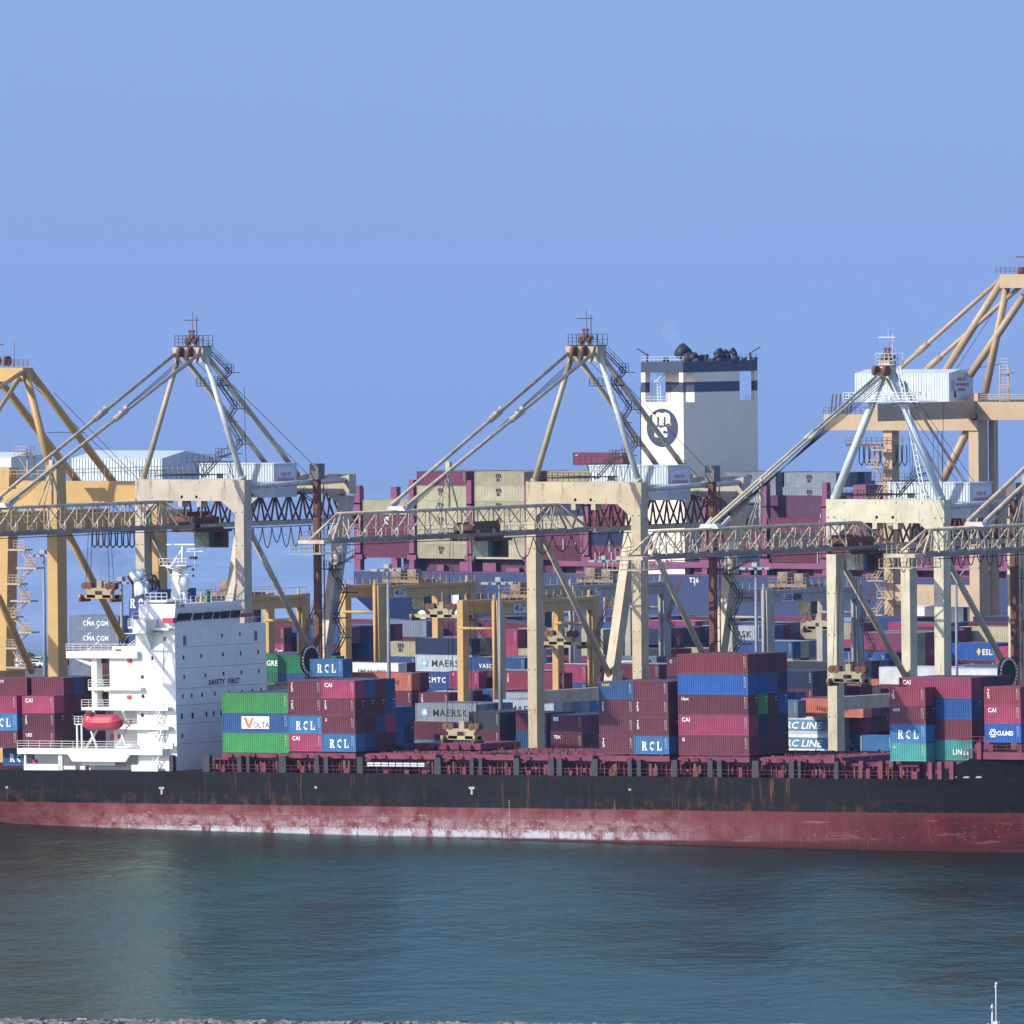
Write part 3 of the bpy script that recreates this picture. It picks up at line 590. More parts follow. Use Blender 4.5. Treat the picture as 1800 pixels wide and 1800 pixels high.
pf.prism([(c0, -.42, zt - .8), (c3, -.42, zt - .8), (c2, -.42, zt - 1.9), (c1, -.42, zt - 1.9)], (0, .5, 0))
r1.rail((a.x, -.3, zt), (b.x, -.3, zt), 1.1, 2.0, .055, mid=2)
pf.box(SY(42, 1350, -.1).x, SY(103, 1350, -.1).x, -.1, .2, DZ - .02, DZ + .9).box(SY(231, 1350, -.1).x, SY(277, 1350, -.1).x, -.1, .2, DZ - .02, DZ + .9)
for px in (44, 104, 108): x = SY(px, 1340, 0).x; pf.box(x - .15, x + .15, 0, .3, DZ, zt - .8)
pf.box(SY(58, 1340, 2).x, SY(300, 1340, 2).x, 2.4, 2.6, DZ, zt - .85)
pf.box(SY(146, 1345, .6).x, SY(203, 1345, .6).x, .5, 1.2, DZ + .75, DZ + 1.7)
a2, b2 = SY(283, 1300, 1).x, SY(312, 1300, 1).x; pf.box(a2, b2, -.2, .1, zt + .1, zt + 1.0)
for i in range(3):
    pf.stair((SY(266, 1343, .5).x, .6, DZ), (SY(290, 1315, .5).x, .6, zt)) if i == 0 else None
pf.stair((SY(272, 1278, .5).x, .5, SY(272, 1278, .5).z), (SY(287, 1245, .5).x, .5, SY(280, 1244, .5).z)); pf.stair((SY(276, 1312, .5).x, .5, zt), (SY(289, 1279, .5).x, .5, SY(280, 1278, .5).z))
pf.stair((SY(228, 1170, 1.8).x, 1.9, SY(228, 1146, 1.8).z), (SY(240, 1143, 1.8).x, 1.9, zt2))
pf.tube((SY(224, 1300, .3).x, .4, zt + .45), (SY(236, 1300, .3).x, .4, zt + .45), .38, 10)
xx = SY(280, 1300, .2).x; pf.bar((xx, .2, zt), (xx, .2, zt + 2.6), .2, .2).bar((xx, .2, zt + 2.5), (xx - 2, .2, zt + 2.4), .15, .15).bar((xx, .2, zt + 1.4), (xx - 2, .2, zt + 2.4), .1, .1)
# aft stand
for px in (136, 144): x = SY(px, 1300, .5).x; pf.bar((x, .5, zt), (x, .5, zt + 3.5), .22, .22)
pf.box(SY(132, 1270, .5).x, SY(146, 1270, .5).x, .3, 1.8, zt + 3.5, zt + 3.65); r1.rail((SY(132, 1270, .5).x, .35, zt + 3.65), (SY(146, 1270, .5).x, .35, zt + 3.65), 1.1, .7, .07, mid=2)
pf.build('platforms', cleanwhite, sup); r1.build('railings', cleanwhite, sup)
dd = MB()
for (x0, y0, x1, y1, Y, kd) in ((202, 1141, 213, 1167, 2.15, 1), (175, 1154, 189, 1166, 2.3, 0), (168, 1216, 190, 1241, 2.35, 0), (247, 1288, 255, 1308, 3.1, 0), (48, 1331, 60, 1348, 2.3, 0), (243, 1329, 250, 1347, 2.3, 0), (150, 1345, 155, 1357, 2.3, 0), (193, 1290, 199, 1300, 3.1, 2), (207, 1291, 215, 1299, 3.1, 2), (224, 1158, 231, 1165, .9, 2), (223, 1222, 230, 1229, .9, 2), (57, 1335, 64, 1342, 2.2, 2), (228, 1265, 234, 1273, 3.1, 2)):
    p, q = SY(x0, y0, Y), SY(x1, y1, Y); MB().box(p.x, q.x, Y - .06, Y + .1, q.z, p.z).build('fire_locker' if kd == 2 else 'door', [dark, pm('brown_door', (0.2, 0.10, 0.05), .6), lred][kd], sup)
for px, py in ((250, 1190), (251, 1224), (250, 1257)):
    p = SY(px, py, .95); MB().tube((p.x, .93, p.z), (p.x, 1.05, p.z), .3, 10).build('porthole', glass, sup)
# wheelhouse
wh = MB(); zb = ztop; za = SX(316, 1062, XF).z
YA, YB = SX(312, 1090, XF).y + .2, SX(430, 1085, XF).y
wh.prism([(XF - 7, YA, zb), (XF - .6, YA, zb), (XF - .15, YA, zb + 2.9), (XF - .15, YA, za), (XF - 7, YA, za)], (0, YB - YA, 0))
wh.box(XF - .8, XF, Y0, Y1 - .2, zb - .02, zb + 0.08)
wh.box(SY(257, 1080, 3).x, XF - 3, 2.6, 7, zb, za + .3)
wh.box(SY(258, 1070, 2.6).x - .4, XF - 2, 1.8, 8, za + .3, za + .55)
wh.build('wheelhouse', white, sup)
for a, b, c, d in ((497, 640, 340, 424), (660, 752, 336, 415), (765, 855, 327, 410), (870, 930, 322, 404), (940, 1028, 316, 400), (1042, 1138, 308, 392)):
    p = SX(230 + a * sc_, 1020 + c * sc_, XF - .25); q = SX(230 + b * sc_, 1020 + d * sc_, XF - .25)
    MB().prism([(XF - .5, p.y, q.z), (XF - .5, q.y, q.z), (XF - .04, q.y, p.z), (XF - .04, p.y, p.z)], (-.08, 0, 0)).build('wheelhouse_window', glass, sup)
for a, b in ((266, 276), (279, 289), (293, 301), (308, 312)):
    p, q = SY(a, 1077, 2.55), SY(b, 1092, 2.55); MB().box(p.x, q.x, 2.5, 2.62, q.z, p.z).build('side_window', glass, sup)
wg = MB(); p, q = SY(232, 1094, -1.4), SY(257, 1117, -1.4)
wg.box(p.x, q.x, -1.4, 1.3, q.z + .3, p.z + .4); wg.box(p.x + 1, XF - .2, -.2, 1.2, zb - .3, zb + .02); wg.box(p.x - 1.1, p.x + .1, -1.0, 1.0, q.z + 1.0, q.z + 1.3)
wg.prism([(p.x + .2, -1.2, q.z + .3), (q.x - .3, -1.2, q.z + .3), (SY(266, 1145, .9).x, .9, SY(266, 1142, .9).z), (SY(262, 1145, .9).x, .9, SY(262, 1142, .9).z)], (0, .25, .0))
wg.box(SY(270, 1110, .5).x, SY(281, 1110, .5).x, .3, 1, SY(270, 1114, .5).z, SY(270, 1112, .5).z)
wg.build('bridge_wing', cleanwhite, sup)
wr = MB(); wr.rail((p.x, -1.3, p.z + .4), (q.x, -1.3, p.z + .4), 1.2, .9, .07); wr.rail((XF - .1, YA, za), (XF - .1, YB, za), 1.1, 1.2, .07, mid=1); wr.rail((SY(256, 1070, 2).x, 1.9, za + .55), (XF - 2, 1.9, za + .55), 1.1, .9, .07)
wr.rail((XF - .1, Y0 + .2, zb + .05), (XF - .1, Y1 - .3, zb + .05), .95, 1.9, .05, mid=0); wr.rail((p.x - 1.1, -.95, q.z + 1.3), (p.x, -.95, q.z + 1.3), 1.1, .4, .06, mid=2)
wr.build('bridge_railing', cleanwhite, sup)
nb = MB(); a3, b3 = SY(271, 1064, 1.7), SY(306, 1069, 1.7); nb.box(a3.x, b3.x, 1.62, 1.7, b3.z, a3.z + .1); nb.build('name_board', signw, sup)
lettering('KANYA BHUM', .62, (a3.x + .25, 1.6, b3.z + .08), txtk, sup, bold=.02)
bb = MB(); p3, q3 = SY(286, 1090, .4), SY(305, 1094, .4); bb.box(p3.x, q3.x, .3, 1.2, q3.z - .1, p3.z + .3); p4 = SX(433, 1080, XF); bb.box(XF - 1, XF - .2, p4.y, p4.y + 2.3, p4.z - .4, p4.z + .2); bb.build('liferaft_canister', lred, sup)
gt = MB(); p5 = SX(369, 1062, XF - 1); gt.tube((XF - 1, p5.y, za), (XF - 1, p5.y, za + 1.4), .45, 8).ball((XF - 1, p5.y, za + 1.4), .45); gt.build('compass_stand', pm('compass_green', (.03, .16, .1), .5), sup)
# radar mast
YM = 10.5; pm0 = SY(316, 1066, YM); xm_ = pm0.x
ms = MB(); zz = lambda py: SY(316, py, YM).z
ms.leg((xm_ - .3, YM, za), (xm_ - .3, YM, zz(1000)), 1.9, 1.2, 1.1, 1.0); ms.tube((xm_ + 1.5, YM - .6, za), (xm_ + 1.5, YM - .6, zz(1030)), .38)
ms.bar((xm_ - 2.2, YM, za), (xm_ + .3, YM, zz(1040)), .4, .4).tube((xm_ - .1, YM, zz(1003)), (xm_ - .1, YM, zz(995)), .6, 12, r2=2.2).box(xm_ - 2.5, xm_ + 2.5, YM - 1.5, YM + 1.5, zz(994.5), zz(993))
ms.rail((xm_ - 2.5, YM - 1.5, zz(993)), (xm_ + 2.5, YM - 1.5, zz(993)), 1.0, .7, .07); ms.tube((xm_ + .7, YM, zz(993)), (xm_ + .7, YM, zz(960)), .3, r2=.15); ms.bar((xm_ - 1.3, YM, zz(993)), (xm_ + .5, YM, zz(968)), .25, .25)
ms.ball((xm_ + 1.6, YM - 1, zz(1026)), 1.05, 0, 14, 1.05).bar((xm_ + 1.6, YM, zz(965)), (xm_ + 3.2, YM, zz(965)), .12, .12).tube((xm_ + 3, YM, zz(1000)), (xm_ + 3, YM, zz(970)), .08)
for py in (1042, 1020, 1010): ms.bar((xm_ - 1.2, YM - .6, zz(py)), (xm_ + 2.2, YM - .6, zz(py)), .12, .12)
ms.build('radar_mast', cleanwhite, sup)
MB().box(xm_ - 2.2, xm_ + 3.1, YM - .15, YM + .15, zz(958), zz(956)).box(xm_ + .8, xm_ + 4.2, YM + .4, YM + .7, zz(970), zz(968.5)).build('radar_scanner', cleanwhite, sup)
MB().box(xm_ + 2.2, xm_ + 3.3, YM - .3, YM + .3, zz(983), zz(978)).ball((xm_ + 2.6, YM, zz(1001)), .2).ball((xm_ + 2.6, YM, zz(1012)), .2).build('signal_lamps', dark, sup)
# funnel
fn = MB(); f0, f1 = SY(227, 1048, 9), SY(262, 1040, 9); fb = SY(222, 1108, 9)
Xa, Xb, Xc = f0.x, f1.x + 1.5, fb.x
fn.add([(Xc, 9, DZ + 8), (Xb + .6, 9, DZ + 8), (Xb + .6, 18.5, DZ + 8), (Xc, 18.5, DZ + 8), (Xa, 9, f0.z - .3), (Xb, 9, f1.z + .3), (Xb, 18.5, f1.z + .3), (Xa, 18.5, f0.z - .3)],
       [(0, 3, 2, 1), (4, 5, 6, 7), (0, 1, 5, 4), (1, 2, 6, 5), (2, 3, 7, 6), (3, 0, 4, 7)])
fn.build('funnel', bluep, sup)
lp = SY(228.5, 1069, 8.9); lettering(RCL, 1.42, (lp.x, 8.93, lp.z), txtw, sup)
fp = MB()
for px, py, r, c in ((243, 1016, .95, 0), (251, 1013, .95, 0), (241, 1018, .9, 1), (258, 1016, .5, 0), (267, 1018, .35, 1), (272, 1018, .35, 1), (278, 1020, .35, 1)):
    a = SY(px, py, 12); fp.tube((a.x, 12, f0.z - 1), (a.x, 12, a.z - .5), r * .9, 10, c).tube((a.x, 12, a.z - .5), (a.x - .9, 12, a.z + .7), r, 10, c)
fp.build('exhaust_pipes', [corrw, dark], sup)
dv = MB()
for px in (160, 212): x = SY(px, 1280, .3).x; dv.bar((x - 1, .2, zt), (x + .8, 1.4, zt + 3.4), .35, .4).bar((x + .8, 1.4, zt + 3.4), (x + .9, -.2, zt + 5.6), .3, .3).bar((x + 1.2, .3, zt), (x, .3, zt + 2.6), .25, .25)
dv.build('boat_davits', cleanwhite, sup)
# lifeboat (hangs from the davits: its own thing)
lb0, lb1 = SY(146, 1275, -.6), SY(217, 1275, -.6); Lb = lb1.x - lb0.x; zk = SY(180, 1284, -.6).z
lb = MB(); n = 16; prof = []
for i in range(n + 1):
    u = i / n; hw = 1.25 * (1 - abs(2 * u - 1) ** 3.2) ** .6 + .02; sheer = .35 * (2 * u - 1) ** 2
    keel = zk + (.9 * max(0, u - .72) / .28) ** 2 * 1.0 + .9 * max(0, .12 - u) / .12 * .7
    top = zk + 2.35 + (.55 if .08 < u < .2 else 0) - (.9 * max(0, u - .8) / .2) - (1.0 if u < .06 else 0)
    g = zk + 1.15 + sheer; x = lb0.x + u * Lb
    prof.append([(x, 0, keel), (x, -hw * .75, keel + .45), (x, -hw, g), (x, -hw * .98, g + .12), (x, -hw * .7, max(g + .15, top - .35)), (x, -hw * .25, max(g + .18, top)), (x, hw * .25, max(g + .18, top)), (x, hw * .7, max(g + .15, top - .35)), (x, hw * .98, g + .12), (x, hw, g), (x, hw * .75, keel + .45)])
vs = [p for r_ in prof for p in r_]; k = len(prof[0]); lb.add([(x, y - .6, z) for x, y, z in vs], [(i * k + j, i * k + (j + 1) % k, (i + 1) * k + (j + 1) % k, (i + 1) * k + j) for i in range(n) for j in range(k)] + [list(range(k)), list(range(n * k, (n + 1) * k))[::-1]], 0, False)
boat = bpy.data.objects.new('lifeboat', None); COL.objects.link(boat); boat.matrix_world = SHIPM
tag(boat, 'bright red enclosed lifeboat hanging from white davits on the near ship', 'lifeboat')
lb.build('boat_hull', lred, boat); xw = lb0.x + Lb * .33
MB().box(xw - 1.3, xw - .2, -1.5, -1.2, zk + 2.2, zk + 2.75).build('cockpit_window', pm('lifeboat_window', (.15, .01, .02), .3), boat)
wl = MB()
for i in range(7): wl.box(lb0.x + Lb * (.22 + .08 * i), lb0.x + Lb * (.25 + .08 * i), -1.78, -1.7, zk + 1.62, zk + 1.68)
wl.build('grab_line', txtw, boat)

# cargo on the near ship ----------------------------------------------------------
FRAMES['ship'] = SHIPM
TEX = ('TEX', .42, 'vert'); CAI = ('CAI', .62, 'tl'); RC = ('RCL', 1.25, 'mid')
S20, S40, HC = 6.06, 12.19, 2.9; HD = 2.59
def stack(x, Y, zb_, L, Hh, cols, where, row=0, texts=None, **kw):
    for k, c in enumerate(cols):
        if c is None: continue
        reg(L, Hh, c, (x, Y, zb_ + k * (Hh + .015)), 'ship', (texts or {}).get(k), k + 1, where, 9 - row * .4, row=row, door=(k * 7 + row * 3 + int(x)) % 3 == 0, **kw)
RW = lambda k: 1.0 + 2.5 * k
# stern stack
for i, (x, cs, tx_) in enumerate(((-98.2, ['maroon', 'bright blue', 'crimson'], {1: RC}), (-91.1, ['maroon', 'dark maroon', 'crimson'], {2: CAI, 1: TEX, 0: ('UES', .5, 'tl')}))):
    stack(x, RW(0), 12.55, S20, HD, cs, 'nearest row at the stern left of the bridge' if i else 'cut by the left frame edge at the stern', 0, tx_)
for i, x in enumerate((-98.2 + 0, -91.2)):
    stack(x, RW(1), 12.55, S20, HD, ['maroon', 'maroon', 'maroon', 'maroon'], 'second row at the stern', 1, {3: ('GCF', .4, 'tl')} if i == 0 else None)
reg(S20, HD, 'blue', (-97.0, RW(1), 9.8), 'ship', RC, 0, 'at the stern under the stacked boxes', 8)
for r_, cs in ((2, ['dark maroon', 'navy', 'maroon', 'blue']), (3, ['navy', 'dark maroon', 'maroon', 'dark maroon']), (4, ['dark maroon', 'maroon', 'navy'])):
    stack(-91.2, RW(r_), 12.55, S20, HD, cs, 'row %d back at the stern' % (r_ + 1), r_)
stack(-98.2, RW(2), 12.55, S20, HD, [None, None, None, 'maroon'], 'third row back at the stern', 2)
# green / VOLTA stack
stack(-53.55, RW(0), 12.2, S40, HC, ['green', 'blue', 'green'], 'beside the white bridge tower', 0, {1: ('VOLTA', 1, 'volta')})
for r_ in (1, 2, 3, 4, 5): stack(-53.55, RW(r_), 12.2, S40, HC, [['maroon', 'navy', 'green', 'blue', 'maroon'][(r_ + k) % 5] for k in range(3)], 'row %d behind the green stack' % (r_ + 1), r_)
reg(S20, HD, 'bright blue', (SY(545, 1175, 20).x, 20, 12.3 + 4 * 2.6), 'ship', RC, 5, 'alone above the maroon stacks right of the bridge', 9)
for k in range(4): reg(S20, HD, ['maroon', 'blue', 'maroon', 'navy'][k], (SY(545, 1175, 20).x, 20, 12.3 + k * 2.6), 'ship', None, k + 1, 'under the lone blue box', 1)
# two 20ft columns
stack(-41.3, RW(0), 12.45, S20 - .02, HD, ['crimson', 'bright blue', 'maroon', 'maroon'], 'left column of the four high stack', 0, {0: CAI, 1: RC, 2: TEX, 3: TEX})
stack(-35.2, RW(0), 12.45, S20, HD, ['bright blue', 'maroon', 'maroon', 'crimson'], 'right column of the four high stack', 0, {0: RC, 1: ('Z', .4, 'tl'), 2: TEX, 3: CAI})
for r_, cs in ((1, ['blue', 'dark maroon', 'maroon', 'blue']), (2, ['maroon', 'blue', 'maroon', 'maroon']), (3, ['maroon', 'crimson', 'blue', 'blue'])):
    stack(-35.2, RW(r_), 12.45, S20, HD, cs, 'row %d back in the four high stack' % (r_ + 1), r_)
    stack(-41.3, RW(r_), 12.45, S20, HD, [None, None, None, cs[0]], 'top, row %d back, four high stack' % (r_ + 1), r_)
for r_ in (4,): reg(S20, HD, 'dark green', (-41.3, RW(r_), 12.45 + 3 * 2.6), 'ship', None, 4, 'green roof behind the four high stack', 4)
# centre pair
stack(14.6, RW(0), 12.5, S20 - .02, HD, ['maroon', 'maroon', 'maroon', 'blue'], 'left column of the centre stack', 0, {0: TEX, 2: TEX, 3: ('TOMS', .35, 'tly')})
stack(20.7, RW(0), 12.5, S20, HD, ['bright blue', 'maroon', 'maroon', 'maroon'], 'right column of the centre stack', 0, {0: RC, 1: TEX, 2: TEX})
for r_ in (1, 2, 3): stack(20.7, RW(r_), 12.5, S20, HD, [['navy', 'maroon', 'dark maroon', 'maroon'][(r_ + k) % 4] for k in range(4)], 'row %d back, centre stack' % (r_ + 1), r_); stack(14.6, RW(r_), 12.5, S20, HD, [None, None, None, 'maroon'], 'roof, row %d back, centre stack' % (r_ + 1), r_)
# five high 40ft stack
stack(28.5, RW(0), 12.4, S40, HC - .02, ['maroon', 'crimson', 'maroon', 'royal blue', 'red'], 'front of the five high stack', 0, {1: CAI, 2: ('Uasc', .45, 'tl'), 0: ('G', .5, 'tl')})
for r_, cs in ((1, ['dark maroon', 'navy', 'green', 'royal blue', 'maroon']), (2, ['maroon', 'dark maroon', 'dark maroon', 'blue', 'dark maroon']), (3, ['dark maroon', 'navy', 'royal blue', 'navy', 'maroon'])):
    stack(28.5, RW(r_), 12.4, S40, HC - .02, cs, 'row %d back, five high stack' % (r_ + 1), r_)
# forward stacks
stack(64.9, RW(0), 11.85, S20, HD, ['teal', 'bright blue', 'maroon', 'red'], 'nearest column at the bow', 0, {1: RC, 2: ('GCR', .4, 'tl'), 3: TEX, 0: ('o', .4, 'tl')})
stack(64.9, RW(1), 11.9, S40, HC, ['teal', 'maroon', 'royal blue', 'crimson'], 'long box row behind the bow column', 1, {0: ('LINES', .75, 'rt'), 3: CAI})
for r_ in (2, 3, 4): stack(64.9, RW(r_), 11.9, S40, HC, [['maroon', 'dark maroon', 'navy', 'dark maroon'][(k + r_) % 4] for k in range(4)], 'row %d back at the bow' % (r_ + 1), r_)
stack(80.9, RW(0), 14.6, S20, HD, ['royal blue', 'crimson', 'red'], 'bow stack at the right edge', 0, {0: ('CULINES', .8, 'cul'), 1: CAI, 2: TEX})
for r_ in (1, 2): stack(80.9, RW(r_), 14.6, S20, HD, ['maroon', 'navy', 'maroon'], 'row %d back, right edge bow stack' % (r_ + 1), r_)

# ------------------------------------------------------------------ ship-to-shore cranes
def truss(m, w0, w1, c, hw, zb, zt, p=3.4, r=0.13, slant0=0, slant1=0, n=6, mi=0, top2=0.0):
    k = max(2, int((w1 - w0) / p)); p = (w1 - w0) / k
    for s in (-1, 1): m.bar((c + s * hw, w0, zb), (c + s * hw, w1, zb), .35, .6, mi + 1)
    tops = [-1, 1] if top2 else [0]
    a, b = w0 + slant0, w1 - slant1
    for s in tops: m.tube((c + s * top2, a, zt), (c + s * top2, b, zt), .25, 7, mi)
    for i in range(k + 1):
        w = w0 + i * p
        if i % 2 == 0: m.bar((c - hw, w, zb), (c + hw, w, zb), .2, .25, mi)
        for s in (-1, 1):
            for d in (-1, 1):
                t = min(max(w + d * p / 2, a), b)
                if (i == 0 and d < 0) or (i == k and d > 0): continue
                m.tube((c + s * hw, w, zb + .2), (c + s * top2, t, zt), r, 5, mi, caps=False)
    if slant0:
        for s in (-1, 1): m.tube((c + s * hw, w0, zb + .3), (c + s * top2, a, zt), .2, 6, mi)
    if slant1:
        for s in (-1, 1): m.tube((c + s * hw, w1, zb + .3), (c + s * top2, b, zt), .2, 6, mi)
ZIG = [(1048, 842), (1080, 806), (1102, 800), (1118, 783), (1093, 742), (1108, 719), (1078, 676), (1098, 654), (1056, 612)]
ZIG2 = [(1318, 985), (1274, 1008), (1302, 1050), (1283, 1096), (1300, 1131), (1284, 1160)]
C2X = -19.2
def make_crane(X, label, group, pa, paint, paint2, bt=47.9, bb=44.7, us=20.8, az=68.2, ah=2.3, gu=10.3, gz=40.9, gt=44.7, tip=-66.3, sad=-45.5, rear=39, lean=7.0,
               trol=-27, stayw=.34, house=True, legm=None, rails=True):
    c = thing('quay_crane', label, 'crane', (X, 30, 3), group); legm = legm or paint
    L0, L1 = .85, us - 1.0
    wl = [(L0, 'l'), (L1, 'r')]
    for u, _ in wl:
        m = MB().leg((u, .9, 0.9), (u, .9, bb), 1.55, 1.9, 1.7, 1.9)
        for z in (14.2, 20.2, 26, 38): m.box(u - .87, u + .87, -.07, -.0, z, z + .14)
        m.build('waterside_leg', legm, c)
        b_ = MB()
        for z in (14.2, 20.2, 26, 32, 38, 43):
            for q_ in (-.55, .55): b_.box(u + q_ - .09, u + q_ + .09, -.13, -.05, z, z + .13)
        b_.build('splice_bolts', rusty, c)
    for u, _ in wl:
        m = MB().leg((u, 20, .9), (u, 20, 18), 1.5, 1.7); m.leg((u, 20, 17.9), (u, 20 + lean, bb + .2), 1.5, 1.8, 1.6, 2.0)
        if lean: m.prism([(u - .7, 18.9, 15.5), (u - .7, 21.4, 15.5), (u - .7, 22.2, 19.4), (u - .7, 19.6, 19.4)], (1.4, 0, 0))
        m.build('landside_leg', legm, c)
    h = bt - bb
    m = MB(); m.box(0, us, 0, 1.8, bb, bt)
    m.prism([(1.7, .02, bb + .01), (4.2, .02, bb + .01), (1.7, .02, bb - 1.9)], (0, 1.7, 0)).prism([(us - 1.9, .02, bb + .01), (us - 1.9, .02, bb - 1.9), (us - 4.4, .02, bb + .01)], (0, 1.7, 0))
    for u in (gu - 2.2, gu + 1.4): m.box(u, u + .8, .05, 1.7, bb - .9, bb + .02)
    for u in (3.0, gu - 1.8, gu + 1.8, us - 4): m.box(u, u + .25, -.08, .0, bt - .5, bt - .25).box(u, u + .25, -.08, 0, bb + .35, bb + .6)
    m.build('portal_beam', paint, c)
    m = MB(); m.box(.1, us, 19.2 + lean, 21 + lean, bb + .5, bt + .3); m.prism([(1.7, 19.3 + lean, bb + .51), (4.2, 19.3 + lean, bb + .51), (1.7, 19.3 + lean, bb - 1.3)], (0, 1.6, 0)).prism([(us - 1.9, 19.3 + lean, bb + .51), (us - 1.9, 19.3 + lean, bb - 1.3), (us - 4.4, 19.3 + lean, bb + .51)], (0, 1.6, 0))
    m.build('landside_beam', paint2, c)
    for u in (L0, L1):
        MB().box(u - .6, u + .6, 1.8, 19.3, 15.1, 17.0).build('side_beam', paint2, c)
        MB().tube((u, 1.5, bt - 6.5 if lean else bt - 8), (u, 19.6, 18.6), .46, 9).build('diagonal_brace', paint2, c)
        MB().tube((u + .2, 1.7, bt - 1.0), (u + .2, 19.5 + lean, bt - .6), .42, 9).build('upper_tie', galv, c)
        MB().box(u - 1.0 if u == L0 else u - 1.0, u + 1.0, -.4, 21.2, .5, 1.9).build('sill_beam', paint, c)
    for w_ in (.9, 20):
        MB().box(-3, us + 3, w_ - .7, w_ + .7, .9, 2.2).build('end_truck_beam', paint, c)
    for w_ in (.9, 20):
        for u in (-2, 2.4, us - 4, us + .6): 
            b = MB().box(u - .4, u + 2.2, w_ - .5, w_ + .5, .25, .95)
            for k in (0, 1.5): b.tube((u + k + .1, w_ - .3, .3), (u + k + .1, w_ + .3, .3), .3, 8)
            b.build('bogie', dark, c)
    # A-frame
    for s, u in ((-1, L0), (1, L1)):
        q_ = 1.0 if ah > 1 else 1.35
        m = MB().tube((u, .9, bt - .1), (gu + s * ah, 1.0, az - 1.2), .47 * q_, 10, r2=.40 * q_).tube((u, .9, bt), (u + (gu + s * ah - u) * .02, .9, bt + .4), .62, 10)
        m.build('a_frame_leg', corrw if ah < 1 else galv if s > 0 else legm, c)
        MB().tube((gu + s * max(ah, 1.0), 1.6, az - 1.6), (gu + s * max(ah, 2.0), 24.3 if lean else 20, bt + .2), .40 if ah > 1.2 else .22, 9).build('back_stay', paint2, c)
    m = MB()
    if ah > 1:
        m.box(gu - ah - .2, gu + ah + .45, .1, 2.3, az - 2.6, az - .3)
        for k in range(3): m.prism([(gu - ah + k * 1.9 - .5, .05, az - .4), (gu - ah + .9 + k * 1.9, .05, az - .4), (gu - ah + .1 + k * 1.9, .05, az - 2.8)], (0, -.3, 0))
    else: m.box(gu - .9, gu + .9, .2, 1.9, az - 2.2, az + .3)
    m.build('apex_head', paint, c)
    m = MB()
    for s in (-.9, .9): m.tube((gu + s - .3, -.6, az - 1.1), (gu + s + .3, -.6, az - 1.1), .75, 12)
    
    for k in range(5): a_ = gu - .8 + k * .42; m.tube((a_, .7, az + .5 + .35 * (k % 3)), (a_ + .15, 1.3, az + .5 + .35 * (k % 3)), .5 - .05 * k, 9)
    m.bar((gu - .7, 1, az - .2), (gu - .2, 1, az + 2.2), .2, .2).bar((gu + .9, 1, az - .2), (gu + .2, 1, az + 2.2), .2, .2).box(gu - .5, gu + .5, .8, 1.2, az + 1.9, az + 2.2); m.build('sheave_block', rusty, c)
    m = MB(); e = max(ah, 1.2) + .05
    m.box(gu - e, gu + e + .5, -.1, 2.5, az - .3, az - .2); m.rail((gu - e, -.1, az - .2), (gu + e + .5, -.1, az - .2), 1.6, .65, .075, mid=2); m.rail((gu - e, 2.5, az - .2), (gu + e + .5, 2.5, az - .2), 1.6, .8, .07, mid=1)
    m.tube((gu + 1.0, 1, az), (gu + 1.0, 1, az + 4.2), .07).bar((gu - 1.5, 1, az + 3.7), (gu + 1.4, 1, az + 3.7), .13, .13).tube((gu + .2, 1, az + 2), (gu + .2, 1, az + 5.0), .04)
    m.box(gu - 1.5, gu + e + 1, 4, 6, az - 6.3, az - 6.2); m.rail((gu - 1.5, 4, az - 6.2), (gu + e + 1, 4, az - 6.2), 1.1, .8, .07, mid=2)
    m.build('apex_platform', dark if ah > 1 else galv, c)
    # access stairs up the frame
    m = MB(); off = X - C2X; zs = (bt - 47.9)
    pts = []
    for (px, py) in ZIG:
        p = onY(px, py, 36); pts.append(Vector((p[0] - C2X, 6, p[2] - 3 + zs - (2.5 if ah < 1 else 0) * max(0, (p[2] - 55) / 15))))
    if ah < 1.2: pts = pts[:3]
    for a, b in zip(pts, pts[1:]): m.stair(a, b, .8)
    for p in pts[1:-1]:
        s = 1 if p.x > 15 or p is pts[1] else -1
        m.box(p.x - .3, p.x + 1.3, 5.2, 6.8, p.z - .1, p.z); m.rail((p.x - .3, 5.2, p.z), (p.x + 1.3, 5.2, p.z), 1.3, .5, .06)
    m.build('frame_stairs', dark, c)
    m = MB(); pts = []
    for (px, py) in ZIG2:
        p = onY(px, py, 53); pts.append(Vector((p[0] - C2X, 23 if lean else 21.5, p[2] - 3)))
    for a, b in zip(pts, pts[1:]): m.stair(a, b, .8)
    for p in pts[1:-1]: m.box(p.x - .6, p.x + 1.6, 22 if lean else 20.8, 24 if lean else 22, p.z - .15, p.z); m.rail((p.x - .6, 22 if lean else 20.8, p.z), (p.x + 1.6, 22 if lean else 20.8, p.z), 1.2, .5, .06)
    m.build('landside_stairs', dark, c)
    for z in ((38.5, 19.6) if lean else ()):
        w_ = 20 + lean * (z - 18) / 27; MB().box(L1 - 1.0, L1 + 1.0, w_ - 1.2, w_ - .9, z - 3.5, z).box(L1 - 1.1, L1 + 1.2, w_ - 1.3, w_ + 1.2, z - 3.7, z - 3.5).build('access_cage', corrw, c)
    # boom and girder
    m = MB(); truss(m, tip + 2.5, -1.5, gu, 2.0, gz, gt, 3.7, .115, 4.2, 5.0, top2=.35)
    m.rail((gu - 2.5, tip + 3, gz + .4), (gu - 2.5, -2, gz + .4), 1.1, 2.2, .06)
    m.build('boom', [pm('boom_lattice_paint', (.80, .68, .48), .55, .25, .55, .6, rustcol=(.16, .07, .05)), pm('boom_rail_steel', (.34, .29, .26), .6, .3, .4, .3)], c)
